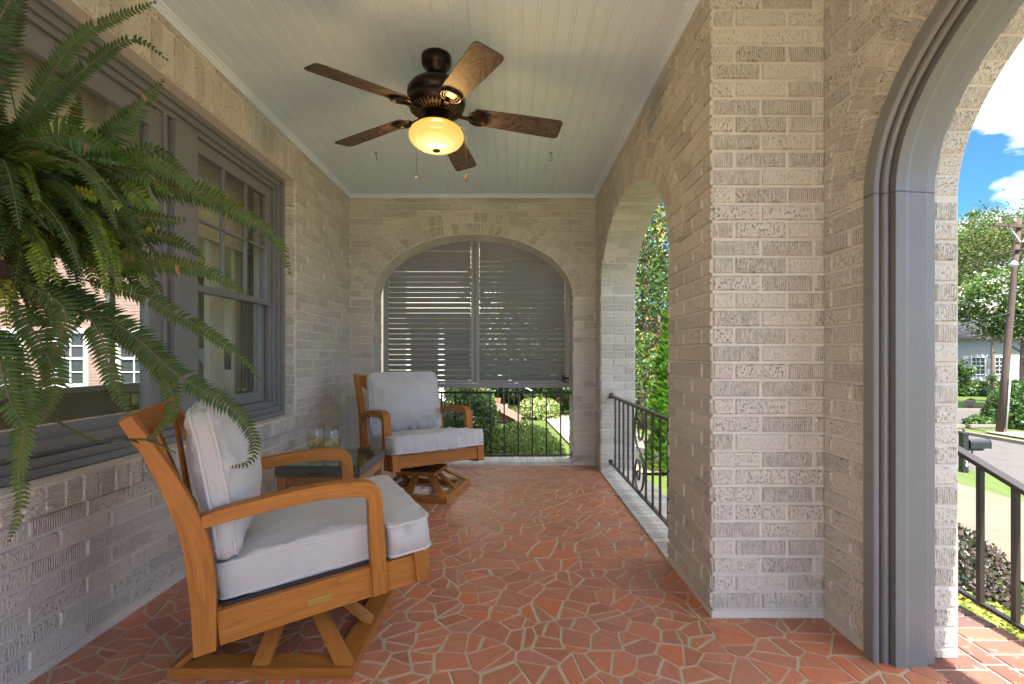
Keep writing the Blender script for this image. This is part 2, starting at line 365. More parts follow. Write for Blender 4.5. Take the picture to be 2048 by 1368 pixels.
        if parent is not None: o.parent=parent
        if bevel:
            b=o.modifiers.new('bevel','BEVEL'); b.width=bevel; b.segments=2; b.limit_method='ANGLE'; b.angle_limit=R(40)
        return o
def tag(o,label=None,cat=None,group=None,kind=None):
    for k,v in (('label',label),('category',cat),('group',group),('kind',kind)):
        if v: o[k]=v
    return o
def thing(name,label,cat,loc=(0,0,0),rz=0,group=None):
    o=bpy.data.objects.new(name,None); S.collection.objects.link(o); o.location=loc; o.rotation_euler=(0,0,rz); o.empty_display_size=.1
    return tag(o,label,cat,group)
def kids(o): return [c for c in bpy.data.objects if c.parent==o]
def copy_tree(o,parent=None):
    c=o.copy(); S.collection.objects.link(c)
    if parent is not None: c.parent=parent
    for ch in kids(o): copy_tree(ch,c)
    return c
def at(px,py,Y):
    "point of the place seen at a photo pixel, at distance Y in front of the camera"
    return Vector(((px-1023.7)/F*Y,Y,CH-(py-710.6)/F*Y))
def catmull(P,n=8):
    P=[Vector(p) for p in P]; Q=[P[0]*2-P[1]]+P+[P[-1]*2-P[-2]]; o=[]
    for i in range(1,len(Q)-2):
        for k in range(n):
            t=k/n; a,b,c,d=Q[i-1:i+3]
            o.append(.5*((2*b)+(c-a)*t+(2*a-5*b+4*c-d)*t*t+(3*b-a-3*c+d)*t**3))
    o.append(P[-1]); return o

# ------------------------------------------------------------------ dimensions of the porch
XL=-1.567; XR=.812; XE=1.263; XO=1.563; YB=4.675; YBO=4.975; YP=1.962; ZC=2.605
SPR=1.617; AB=.612
CO=.0712; BL=.2136; J=.011
house=thing('brick_house','house front porch of white painted textured brick with arched openings','house')

# ---- brickwork
def brick(mb,f,poly,uv0=(0,0),d=None,r=None,rot=False):
    if len(poly)<3: return
    cx_=sum(p[0] for p in poly)/len(poly); cy_=sum(p[1] for p in poly)/len(poly)
    w=max(p[0] for p in poly)-min(p[0] for p in poly); h=max(p[1] for p in poly)-min(p[1] for p in poly)
    if w<.012 or h<.012: return
    d=.0068+random.uniform(-.002,.003) if d is None else d
    r=(random.uniform(.02,1),random.random()) if r is None else r
    kx=1-.007/w; ky=1-.007/h
    T=[(cx_+(x-cx_)*kx+random.uniform(-.0016,.0016),cy_+(y-cy_)*ky+random.uniform(-.0013,.0013)) for x,y in poly]
    uo=random.uniform(0,40) if True else 0
    q=(lambda x,y:(y+uo,x)) if rot else (lambda x,y:(x+uo,y))
    tp=[f(x,y,d) for x,y in T]; bs=[f(x,y,-.0005) for x,y in poly]
    mb.face(tp,[q(*p) for p in T],r)
    n=len(poly)
    for i in range(n):
        j=(i+1)%n; mb.face([bs[i],bs[j],tp[j],tp[i]],[q(*poly[i]),q(*poly[j]),q(*T[j]),q(*T[i])],r)
def courses(mb,f,u0,u1,v0,v1,arch=None,phase=0.,v_base=.034,seg=None):
    "running bond; arch=(centre,half width,ring half width,spring,ring rise)"
    k0=int((v0-v_base)/CO)-1; v=v_base+k0*CO; row=k0
    while v<v1:
        a=max(v+J/2,v0+ .001); b=min(v+CO-J/2,v1-.001)
        if b-a>.014:
            off=(row%2)*BL/2+phase; u=u0-((u0-off)%BL)
            while u<u1:
                x0=max(u+J/2,u0+.002); x1=min(u+BL-J/2,u1-.002); u+=BL
                if x1-x0<.012: continue
                y0=a+random.uniform(-.001,.001); y1=b+random.uniform(-.001,.001)
                if arch is None: brick(mb,f,[(x0,y0),(x1,y0),(x1,y1),(x0,y1)]); continue
                c,ao,ar,sp,rr=arch
                def w(vv):
                    if vv<sp: return ao
                    t=(vv-sp)/rr; return ar*math.sqrt(1-t*t)+.006 if t<1 else 0
                vs=[y0+(y1-y0)*i/4 for i in range(5)]
                if sum(w(t) for t in vs)==0: brick(mb,f,[(x0,y0),(x1,y0),(x1,y1),(x0,y1)]); continue
                rt=[(max(x0,c+w(t)),t) for t in vs if max(x0,c+w(t))<x1-.004]
                lf=[(min(x1,c-w(t)),t) for t in vs if min(x1,c-w(t))>x0+.004]
                if x1>c-0 and len(rt)>1: brick(mb,f,[(x1,rt[0][1])]+[(x1,rt[-1][1])]+rt[::-1])
                if x0<c and len(lf)>1: brick(mb,f,[(x0,lf[-1][1]),(x0,lf[0][1])]+lf)
        v+=CO; row+=1
def arc(c,a,b,sp,step,ndiv=2000):
    P=[(c+a*math.cos(t),sp+b*math.sin(t),t) for t in [math.pi*i/ndiv for i in range(ndiv+1)]]
    cum=[0]
    for i in range(ndiv): cum.append(cum[-1]+math.dist(P[i][:2],P[i+1][:2]))
    n=max(3,round(cum[-1]/step)); res=[];j=0
    for k in range(n+1):
        s_=cum[-1]*k/n
        while j<ndiv and cum[j+1]<s_-1e-9: j+=1
        res.append(P[min(j,ndiv)][2])
    return res
def rings(mb,f,c,a,b,sp,n=2):
    for k in range(n):
        o0=.006+k*.107; o1=o0+.098
        ts=arc(c,a+(o0+o1)/2,b+(o0+o1)/2,sp,CO)
        for t0,t1 in zip(ts,ts[1:]):
            g_=(t1-t0)*.075
            q=[]
            for t,o in ((t0+g_,o0),(t0+g_,o1),(t1-g_,o1),(t1-g_,o0)): q.append((c+(a+o)*math.cos(t),sp+(b+o)*math.sin(t)))
            brick(mb,f,q,rot=True)
def soffit(mb,P,Nn,wdir,width,c,a,b,sp):
    "bricks on the curved underside; P(t)->(u,z)"
    ts=arc(c,a,b,sp,CO)
    for i,(t0,t1) in enumerate(zip(ts,ts[1:])):
        cuts=[0,BL,width] if i%2 else [0,BL/2,width]
        for x0,x1 in zip(cuts,cuts[1:]):
            g_=(t1-t0)*.07
            def f(x,y,d,t0=t0,t1=t1):
                t=y; n=Vector((b*math.cos(t),a*math.sin(t))); n.normalize()
                return P(c+a*math.cos(t)-n.x*d, sp+b*math.sin(t)-n.y*d, x)
            pts=[(x0+J/2,t0+g_),(x1-J/2,t0+g_),(x1-J/2,t1-g_),(x0+J/2,t1-g_)]
            d=.0035+random.uniform(-.001,.0015); r=(random.uniform(.02,1),random.random()); uo=random.uniform(0,40)
            tp=[f(x,y,d) for x,y in pts]; bs=[f(x,y,-.0005) for x,y in pts]
            U=[(x+uo,(y-t0)*a) for x,y in pts]
            mb.face(tp,U,r)
            for k in range(4):
                j=(k+1)%4; mb.face([bs[k],bs[j],tp[j],tp[k]],[U[k],U[j],U[j],U[k]],r)
def jamb(mb,f,z1,width,phase=0):
    v=.034-CO; row=-1
    while v<z1:
        a=max(v+J/2,.0); b=min(v+CO-J/2,z1)
        if b-a>.014:
            cuts=[0,BL,width] if (row+phase)%2 else [0,BL/2,width]
            for x0,x1 in zip(cuts,cuts[1:]): brick(mb,f,[(x0+(J/2 if x0 else .001),a),(x1-J/2,a),(x1-J/2,b),(x0+(J/2 if x0 else .001),b)])
        v+=CO; row+=1
def arch_core(mb,P,u0,u1,z0,z1,c,a,b,sp,t0,t1,sides=True):
    "masonry slab with an arched opening, P(u,z,t)->xyz"
    us=[u0]+[c-a*math.cos(math.pi*i/48) for i in range(49)]+[u1]
    def zt(u):
        k=(u-c)/a; return sp+b*math.sqrt(max(0,1-k*k))
    R0=(-1,0)
    for i,(x0,x1) in enumerate(zip(us,us[1:])):
        if i==0 or i==len(us)-2: l0=l1=z0
        else: l0,l1=zt(x0),zt(x1)
        for t in (t0,t1): mb.face([P(x0,l0,t),P(x1,l1,t),P(x1,z1,t),P(x0,z1,t)],[(x0,l0),(x1,l1),(x1,z1),(x0,z1)],R0)
        if 0<i<len(us)-2: mb.face([P(x0,l0,t0),P(x1,l1,t0),P(x1,l1,t1),P(x0,l0,t1)],[(x0,0),(x1,0),(x1,.3),(x0,.3)],R0)
    for e in (c-a,c+a): mb.face([P(e,z0,t0),P(e,sp,t0),P(e,sp,t1),P(e,z0,t1)],[(0,z0),(0,sp),(.3,sp),(.3,z0)],R0)
    for e in (u0,u1): mb.face([P(e,z0,t0),P(e,z1,t0),P(e,z1,t1),P(e,z0,t1)],[(0,z0),(0,z1),(.3,z1),(.3,z0)],R0)
    mb.face([P(u0,z1,t0),P(u1,z1,t0),P(u1,z1,t1),P(u0,z1,t1)],None,R0)
ZT=3.0
# end wall with arch
BC=(-1.343+.594)/2; BA=.9685
mb=MB(); P=lambda u,z,t:(u,t,z)
arch_core(mb,P,-2.2,1.122,-.7,ZT,BC,BA,AB,SPR,YB,YBO)
f=lambda u,v,d:(u,YB-d,v)
courses(mb,f,XL,XR,.034,ZC-.03,(BC,BA,BA+.218,SPR,AB+.218),.05)
rings(mb,f,BC,BA,AB,SPR)
soffit(mb,lambda u,z,x:(u,YB+x,z),None,None,YBO-YB,BC,BA,AB,SPR)
jamb(mb,lambda u,v,d:(BC-BA+d,YB+u,v),SPR,YBO-YB); jamb(mb,lambda u,v,d:(BC+BA-d,YB+u,v),SPR,YBO-YB)
mb.build('end_wall','brick',house,recalc=False)
# side wall with arch
RCy=(2.504+4.414)/2; RA=.955
mb=MB(); P=lambda u,z,t:(t,u,z)
arch_core(mb,P,YP+.02,YB-.001,-.7,ZT,RCy,RA,AB,SPR,XR,1.122)
f=lambda u,v,d:(XR-d,u,v)
courses(mb,f,YP-.002,YB,.034,ZC-.03,(RCy,RA,RA+.218,SPR,AB+.218),.02)
rings(mb,f,RCy,RA,AB,SPR)
soffit(mb,lambda u,z,x:(XR+x,u,z),None,None,.31,RCy,RA,AB,SPR)
jamb(mb,lambda u,v,d:(XR+u,RCy+RA-d,v),SPR,.31,1); jamb(mb,lambda u,v,d:(XR+u,RCy-RA+d,v),SPR,.31,1)
mb.build('side_wall','brick',house,recalc=False)
# pier between side arch and entrance
mb=MB(); R0=(-1,0)
x0,x1,y0,y1=XR,XO,YP,2.25
def wface(mb,pts): mb.face(pts,[(p[0]+p[1],p[2]) for p in pts],R0)
wface(mb,[(x0,y0,-.7),(x1,y0,-.7),(x1,y0,ZT),(x0,y0,ZT)]); wface(mb,[(x0,y0,-.7),(x0,y0+.021,-.7),(x0,y0+.021,ZT),(x0,y0,ZT)])
wface(mb,[(x1,y0,-.7),(x1,y1,-.7),(x1,y1,ZT),(x1,y0,ZT)]); wface(mb,[(x0+.3,y1,-.7),(x1,y1,-.7),(x1,y1,ZT),(x0+.3,y1,ZT)])
courses(mb,lambda u,v,d:(u,YP-d,v),XR,XE,.034,ZT,None,XR+.0-.02)
# white base strip
for a,b in (((XR-.004,YP-.006,0),(XE,YP+.01,.030)),((XR-.006,YP-.003,0),(XR+.01,2.504,.030)),((XE-.008,1.712,0),(XE+.01,YP-.006,.030))): mb.box(a,b,0,R0)
mb.build('corner_pier','brick',house,recalc=False)
# entrance wall
EC=.75; EA=.95; EB=.645
mb=MB(); P=lambda u,z,t:(t,u,z)
arch_core(mb,P,-.9,YP+.001,-.7,ZT,EC,EA,EB,SPR,XE,XO)
f=lambda u,v,d:(XE-d,u,v)
courses(mb,f,-.9,YP-.006,.034,ZT,(EC,EA,EA+.218,SPR,EB+.218),.09)
rings(mb,f,EC,EA,EB,SPR)
P2=lambda u,z,x:(XE+x,u,z)
soffit(mb,P2,None,None,XO-XE,EC,EA,EB,SPR)
jamb(mb,lambda u,v,d:(XE+.16+u*.47,EC+EA-d,v) if False else (XE+u,EC+EA-d,v),SPR,.30,0)
mb.build('entrance_wall','brick',house,recalc=False)

# left house wall with window opening
WY0=.35; WY1=3.505; WZ0=.636; WZ1=2.323
mb=MB(); XI=XL-.30
def q(y0,y1,z0,z1,x=XL): wface(mb,[(x,y0,z0),(x,y1,z0),(x,y1,z1),(x,y0,z1)])
q(-3.2,WY0,-.7,ZT); q(WY1,YB,-.7,ZT); q(WY0,WY1,-.7,WZ0-.012); q(WY0,WY1,WZ1,ZT)
for y in (WY0,WY1): wface(mb,[(XL,y,WZ0-.012),(XI,y,WZ0-.012),(XI,y,WZ1),(XL,y,WZ1)])
wface(mb,[(XL,WY0,WZ1),(XI,WY0,WZ1),(XI,WY1,WZ1),(XL,WY1,WZ1)]); wface(mb,[(XL,WY0,WZ0-.012),(XI,WY0,WZ0-.012),(XI,WY1,WZ0-.012),(XL,WY1,WZ0-.012)])
f=lambda u,v,d:(XL+d,u,v)
courses(mb,f,WY1,YB,.034,ZC-.03,None,.07); courses(mb,f,-3.2,WY0,.034,ZC-.03,None,.07)
courses(mb,f,WY0,WY1,.034,WZ0-.103,None,.07)
y=WY0-.1
while y<WY1+.1:                                   # rowlock sill and soldier head
    brick(mb,lambda u,v,d:(XL+.016+d,u,v),[(y+.004,WZ0-.104),(y+CO-.006,WZ0-.104),(y+CO-.006,WZ0-.008),(y+.004,WZ0-.008)],rot=True)
    mb.box((XI+.1,y,WZ0-.105),(XL+.016,y+CO,WZ0-.004),0,R0)
    brick(mb,f,[(y+.004,WZ1+.004),(y+CO-.006,WZ1+.004),(y+CO-.006,WZ1+.212),(y+.004,WZ1+.212)],rot=False)
    y+=CO
courses(mb,f,WY0-.1,WY1+.1,WZ1+.222,ZC-.03,None,.0,v_base=WZ1+.218)
v=WZ0;i=0
while v<WZ1-.02:                                   # far reveal
    brick(mb,lambda u,vv,d:(XL-u,WY1-d,vv),[(.002,v+J/2),(.098,v+J/2),(.098,v+CO-J/2),(.002,v+CO-J/2)]); v+=CO
mb.box((XL-.02,-3.2,0),(XL+.006,YB,.030),0,R0)
mb.box((XL+.006,YB-.006,0),(BC-BA,YB+.02,.030),0,R0); mb.box((BC+BA,YB-.006,0),(XR-.006,YB+.02,.030),0,R0)
mb.build('house_wall','brick',house,recalc=False)

# porch arch sills: painted rowlock bricks
mb=MB()
x=BC-BA
while x<BC+BA-.03: mb.box((x+.003,YB-.012,-.06),(x+CO-.004,YBO+.03,.012+random.uniform(-.001,.001)),0,(random.random(),random.random())); x+=CO
mb.box((BC-BA,YB-.01,-.3),(BC+BA,YBO+.02,.004),0,R0)
mb.build('arch_sill','brick',house,bevel=.003)
mb=MB(); y=RCy-RA
while y<RCy+RA-.03: mb.box((XR-.012,y+.003,-.06),(1.15,y+CO-.004,.012+random.uniform(-.001,.001)),0,(random.random(),random.random())); y+=CO
mb.box((XR-.01,RCy-RA,-.3),(1.14,RCy+RA,.004),0,R0)
mb.build('arch_sill','brick',house,bevel=.003)

# ceiling of beaded boards, crown moulding
mb=MB(); x=XL; xs=[]
while x<XE+.3:
    for dx,dz in ((0,0),(.0015,.003),(.004,.003),(.0055,0),(.008,0),(.010,-.0015),(.013,-.0015),(.015,0),(.0165,.0025),(.018,0)): xs.append((x+dx,ZC-dz*-1))
    x+=.0445*1.8
mb_pts=xs
for (a,za),(b,zb) in zip(xs,xs[1:]): mb.face([(a,-1.1,za),(b,-1.1,zb),(b,YB,zb),(a,YB,za)],None,(.5,.5))
mb.face([(XL-.3,-1.12,ZT),(XO+.3,-1.12,ZT),(XO+.3,YBO+.2,ZT),(XL-.3,YBO+.2,ZT)],None,(.5,.5))
for (xa,yj) in ((-1.10,3.2),(-.70,1.9),(-.22,3.9),(.18,2.6),(.58,3.4),(-1.42,2.3)):
    k=round((xa-XL)/(.0445*1.8)); xb_=XL+k*.0445*1.8; mb.box((xb_+.02,yj-.0012,ZC-.0006),(xb_+.078,yj+.0012,ZC+.001),0,(.5,.5))
mb.build('beadboard_ceiling','ceil',house)
prof=[(0,-.030),(.010,-.030),(.013,-.022),(.020,-.018),(.026,-.010),(.036,-.007),(.040,0),(0,0)]
def strip(mb,prof,fn,s0,s1,m=0):
    A=[fn(a,b,s0) for a,b in prof];B=[fn(a,b,s1) for a,b in prof]
    for i in range(len(prof)-1): mb.face([A[i],A[i+1],B[i+1],B[i]],[(s0,i*.02),(s0,i*.02+.02),(s1,i*.02+.02),(s1,i*.02)],(.5,.5),m)
    mb.face(A,None,(.5,.5),m); mb.face(B,None,(.5,.5),m)
mb=MB()
strip(mb,prof,lambda a,b,s:(XL+a+.003,s,ZC+b-.001),-1.1,YB)
strip(mb,prof,lambda a,b,s:(XR-a-.003,s,ZC+b-.001),YP,YB)
strip(mb,prof,lambda a,b,s:(s,YB-a-.003,ZC+b-.001),XL,XR)
mb.build('crown_moulding','ceil',house)
# roof mass above the porch and the house body
mb=MB(); mb.box((-5.6,-3.3,3.02),(XL-.02,YBO+.12,3.25)); mb.box((XL-.02,-1.12,3.022),(XO+.12,YBO+.12,3.252)); mb.build('roof','roof',house)

# entrance arch casing: profile swept along the arch
prof=[(1.262,.016),(1.243,.016),(1.243,-.028),(1.246,-.033),(1.254,-.036),(1.262,-.033),(1.266,-.027),(1.268,-.012),(1.272,-.012),(1.274,-.030),(1.278,-.037),(1.285,-.040),(1.292,-.037),(1.296,-.030),(1.297,-.018),(1.300,-.018),(1.300,-.058),(1.334,-.060),(1.338,-.054),(1.350,-.050),(1.416,-.048),(1.420,-.042),(1.452,-.036),(1.452,.0)]
path=[('l',0.),('l',.5),('l',1.1),('l',SPR-.0025)]+[('e',math.pi*i/56) for i in range(57)]+[('r',SPR-.0025),('r',.6),('r',0.)]
mb=MB(); rows=[]
for k,t in path:
    row=[]
    for X_,o in prof:
        if k=='l': row.append((X_,EC+EA+o,t))
        elif k=='r': row.append((X_,EC-EA-o,t))
        else: row.append((X_,EC+(EA+o)*math.cos(t),SPR+(EB+o)*math.sin(t)))
    rows.append(row)
n=len(prof); vs=[p for r_ in rows for p in r_]; fs=[];uv=[]
for i in range(len(rows)-1):
    if path[i][0]!=path[i+1][0]: continue
    for j in range(n-1): fs.append((i*n+j,i*n+j+1,(i+1)*n+j+1,(i+1)*n+j)); uv.append([(0,0)]*4)
mb.idx(vs,fs,uv,(.5,.5),0,False); mb.build('arch_casing','trim',house,bevel=.0015)

# window unit in the left wall
win=MB()
def frame_rect(mb,y0,y1,z0,z1,x0,x1,wy,wz0,wz1=None,m=0):
    wz1=wz1 if wz1 is not None else wz0
    mb.box((x0,y0,z0+wz0),(x1,y0+wy,z1-wz1),m); mb.box((x0,y1-wy,z0+wz0),(x1,y1,z1-wz1),m)
    mb.box((x0,y0,z0),(x1,y1,z0+wz0),m); mb.box((x0,y0,z1-wz1),(x1,y1,z1),m)
# stepped outer frame
wpart=MB()
frame_rect(wpart,WY0,WY1,WZ0,WZ1,XL-.16,XL-.070,.035,.030)
frame_rect(wpart,WY0+.035,WY1-.035,WZ0+.030,WZ1-.030,XL-.17,XL-.088,.03,.035)
frame_rect(wpart,WY0+.065,WY1-.065,WZ0+.065,WZ1-.065,XL-.18,XL-.105,.03,.03)
frame_rect(wpart,WY0+.095,WY1-.095,WZ0+.085,WZ1-.095,XL-.20,XL-.125,.02,.02)
wpart.box((XL-.15,2.385,WZ0+.09),(XL-.085,2.555,WZ1-.10))      # mullion casing
wpart.box((XL-.20,2.30,WZ0+.09),(XL-.120,2.385,WZ1-.09))
wpart.box((XL-.14,2.335,WZ0+.09),(XL-.105,2.35,WZ1-.09))
wpart.box((XL-.14,WY0+.1,WZ0+.085),(XL-.08,2.385,WZ0+.125))
wf=wpart.build('window','trim_l',house,bevel=.003)
# sashes: upper sash of the narrow window
s=MB(); X0=XL-.150; X1=XL-.115
frame_rect(s,2.557,3.375,1.405,2.205,X0,X1,.045,.038,.055)
y0,y1=2.60,3.33
for k in (1,2): s.box((X0+.008,y0+(y1-y0)*k/3-.008,1.44),(X1-.004,y0+(y1-y0)*k/3+.008,2.15))
s.box((X0+.008,y0,1.785),(X1-.004,y1,1.801))
s.build('sash','trim_l',wf,bevel=.002)
s=MB(); frame_rect(s,2.557,3.375,.745,1.445,X0-.045,X0-.008,.045,.07,.035); s.build('sash','trim_l',wf,bevel=.002)
s=MB(); frame_rect(s,WY0+.11,2.30,.725,2.205,X0-.01,X1,.05,.082,.075)
s.build('sash','trim_l',wf,bevel=.002)
def pane(x,y0,y1,z0,z1):
    mb=MB(); mb.box((x-.002,y0,z0),(x+.002,y1,z1)); return mb.build('pane','glass',wf)
pane(X0+.016,2.59,3.34,1.43,2.16); pane(X0-.026,2.59,3.34,.80,1.42); pane(X0+.008,WY0+.15,2.26,.79,2.14)

# floor of broken tiles
def clip(poly,nx,ny,c):
    "keep nx*x+ny*y<=c"
    o=[]
    for i in range(len(poly)):
        a=poly[i];b=poly[(i+1)%len(poly)]; da=nx*a[0]+ny*a[1]-c; db=nx*b[0]+ny*b[1]-c
        if da<=0: o.append(a)
        if (da<0)!=(db<0) and abs(da-db)>1e-12:
            t=da/(da-db); o.append((a[0]+(b[0]-a[0])*t,a[1]+(b[1]-a[1])*t))
    return o
def area(p): return .5*sum(p[i][0]*p[(i+1)%len(p)][1]-p[(i+1)%len(p)][0]*p[i][1] for i in range(len(p)))
def inset(poly,gf):
    q=poly[:]; s_=1 if area(poly)>0 else -1
    for i in range(len(poly)):
        a=poly[i];b=poly[(i+1)%len(poly)]; ex,ey=b[0]-a[0],b[1]-a[1]; l=math.hypot(ex,ey)
        if l<1e-4: continue
        nx,ny=s_*ey/l,-s_*ex/l; q=clip(q,nx,ny,nx*a[0]+ny*a[1]-gf())
        if len(q)<3: return []
    return q
rg=random.Random(3)
pitch=.115; pts=[]; FX0,FX1,FY0,FY1=XL,1.43,-1.1,YB+.0
nx_=int((FX1-FX0)/pitch)+2; ny_=int((FY1-FY0)/pitch)+2
grid={}
for i in range(nx_):
    for j in range(ny_):
        p=(FX0-.05+(i+rg.uniform(-.05,.95))*pitch,FY0-.05+(j+rg.uniform(-.05,.95))*pitch); grid[i,j]=p
cells=[]
for (i,j),p in grid.items():
    poly=[(p[0]-.3,p[1]-.3),(p[0]+.3,p[1]-.3),(p[0]+.3,p[1]+.3),(p[0]-.3,p[1]+.3)]
    for di in range(-3,4):
        for dj in range(-3,4):
            qn=grid.get((i+di,j+dj))
            if qn is None or (di==0 and dj==0): continue
            nx2,ny2=qn[0]-p[0],qn[1]-p[1]; poly=clip(poly,nx2,ny2,nx2*(p[0]+qn[0])/2+ny2*(p[1]+qn[1])/2)
            if len(poly)<3: break
        if len(poly)<3: break
    for c in ((-1,0,-FX0),(1,0,FX1),(0,-1,-FY0),(0,1,FY1)):
        if len(poly)>=3: poly=clip(poly,*c)
    if len(poly)>=3: cells.append(poly)
fin=[]
for poly in cells:
    A=abs(area(poly)); st=[poly]
    if A>.009 and rg.random()<.85 or A>.018:
        t=rg.uniform(0,math.pi); kk=0
        c=(sum(p[0] for p in poly)/len(poly)+rg.uniform(-.02,.02),sum(p[1] for p in poly)/len(poly)+rg.uniform(-.02,.02))
        nx2,ny2=math.cos(t),math.sin(t); k=nx2*c[0]+ny2*c[1]; st=[clip(poly,nx2,ny2,k),clip(poly,-nx2,-ny2,-k)]
        cpt=lambda q: 4*math.pi*abs(area(q))/max(1e-6,sum(math.dist(q[i_],q[i_-1]) for i_ in range(len(q)))**2) if len(q)>2 else 0
        if min(cpt(st[0]),cpt(st[1]))<.45: st=[poly]
    fin+= [s_ for s_ in st if len(s_)>=3]
mb=MB()
mb.face([(FX0-.05,FY0,-.0025),(FX1-.02,FY0,-.0025),(FX1-.02,YP+.1,-.0025),(FX0-.05,YP+.1,-.0025)],None,(.5,.5),1); mb.face([(FX0-.05,YP+.1,-.0025),(XR+.1,YP+.1,-.0025),(XR+.1,FY1+.05,-.0025),(FX0-.05,FY1+.05,-.0025)],None,(.5,.5),1)
for poly in fin:
    if min(p[1] for p in poly)>YP-.02 and max(p[0] for p in poly)>XR+.12: continue
    q_=inset(poly,lambda:rg.uniform(.0022,.0075))
    # drop slivers of corners
    if len(q_)<3 or abs(area(q_))<.0004: continue
    w=[q_[0]]
    for p in q_[1:]:
        if math.dist(p,w[-1])>.008: w.append(p)
    if len(w)>3 and math.dist(w[0],w[-1])<.008: w.pop()
    if len(w)<3: continue
    if area(w)<0: w=w[::-1]
    c=(sum(p[0] for p in w)/len(w),sum(p[1] for p in w)/len(w)); r=(rg.random(),rg.random()); tz=rg.uniform(-.0006,.0008)
    T=[(c[0]+(p[0]-c[0])*.975,c[1]+(p[1]-c[1])*.975) for p in w]
    tp=[(a,b,tz) for a,b in T]; bs=[(a,b,-.003) for a,b in w]
    mb.face(tp,None,r)
    for i in range(len(w)):
        j=(i+1)%len(w); mb.face([bs[i],bs[j],tp[j],tp[i]],None,r)
tag(mb.build('porch_floor',['tile','grout'],recalc=False),kind='structure')
mb=MB(); mb.box((XL,-3.2,-.35),(1.40,YP+.1,-.008)); mb.box((XL,YP+.1,-.35),(XR+.28,YB,-.008)); 
tag(mb.build('porch_slab','grout'),kind='structure')

# brick landing outside the entrance
mb=MB(); mb.box((1.405,-1.3,-.45),(1.907,2.42,-.006),1,(.5,.5))
def pav(x0,x1,y0,y1,lng):
    g_=.0055; z=random.uniform(-.001,.002); r=(random.random(),random.random()); o=random.uniform(0,9)
    c=[(x0+g_,y0+g_),(x1-g_,y0+g_),(x1-g_,y1-g_),(x0+g_,y1-g_)]; q=(lambda a,b:(a+o,b)) if lng else (lambda a,b:(b+o,a))
    tp=[(a+(.003 if a<(x0+x1)/2 else -.003),b+(.003 if b<(y0+y1)/2 else -.003),z) for a,b in c]; bs=[(a,b,-.007) for a,b in c]
    mb.face(tp,[q(a,b) for a,b in c],r,0)
    for i in range(4):
        j=(i+1)%4; mb.face([bs[i],bs[j],tp[j],tp[i]],[q(*c[i])]*4,r,0)
y=-1.3
while y<2.40:
    pav(1.41,1.617,y,y+.084,False); pav(1.70,1.907,y,y+.084,False); y+=.084
y=-1.3
while y<2.38: pav(1.617,1.70,y,y+.212,True); y+=.212
tag(mb.build('brick_landing',['paver','wmortar'],recalc=False),kind='structure')

# ------------------------------------------------------------------ louvred shutter
SY=5.02; sx0,sx1=-1.326,.599; sz0,sz1=.725,2.30
sh=MB()
for a,b in ((sx0,sx0+.05),(sx1-.05,sx1)): sh.box((a,SY-.02,sz0),(b,SY+.02,sz1))
cxs=(-.422+-.338)/2
sh.box((cxs-.042,SY-.02,sz0+.05),(cxs-.004,SY+.02,sz1)); sh.box((cxs+.004,SY-.02,sz0+.05),(cxs+.042,SY+.02,sz1)); sh.box((cxs-.004,SY-.008,sz0+.05),(cxs+.004,SY+.012,sz1))
sh.box((sx0+.05,SY-.02,sz0),(sx1-.05,SY+.02,sz0+.045)); sh.box((sx0+.05,SY-.012,sz0+.049),(cxs-.042,SY+.016,sz0+.075)); sh.box((cxs+.042,SY-.012,sz0+.049),(sx1-.05,SY+.016,sz0+.075))
sh.box((sx0+.05,SY-.02,sz1-.05),(sx1-.05,SY+.02,sz1))
sho=sh.build('louvred_shutter','shut',house,bevel=.003)
for a,b in ((sx0+.05,cxs-.042),(cxs+.042,sx1-.05)):
    lv=MB(); z=sz0+.075+.028
    while z<sz1-.06:
        t=R(50+random.uniform(-1.2,1.2)); dy=0; dz=0*.060*math.sin(t)
        pz=z+random.uniform(-.001,.001)
        lv.bar((a+.003,SY,pz),(b-.003,SY,pz),.058,.0075,(0,math.sin(t),math.cos(t)))
        z+=.0535
    lv.build('louvre_panel','shut',sho,bevel=.002)
lk=MB(); p=at(1131,757,4.93); lk.box((p.x-.03,4.955,p.z-.03),(p.x-.004,4.998,p.z+.035)); lk.box((p.x-.004,4.94,p.z-.012),(p.x+.035,4.965,p.z+.014)); lk.tube([(p.x-.02,4.95,p.z-.03),(p.x+.03,4.95,p.z-.045)],.006,6)
lk.build('latch','iron',sho,bevel=.002)

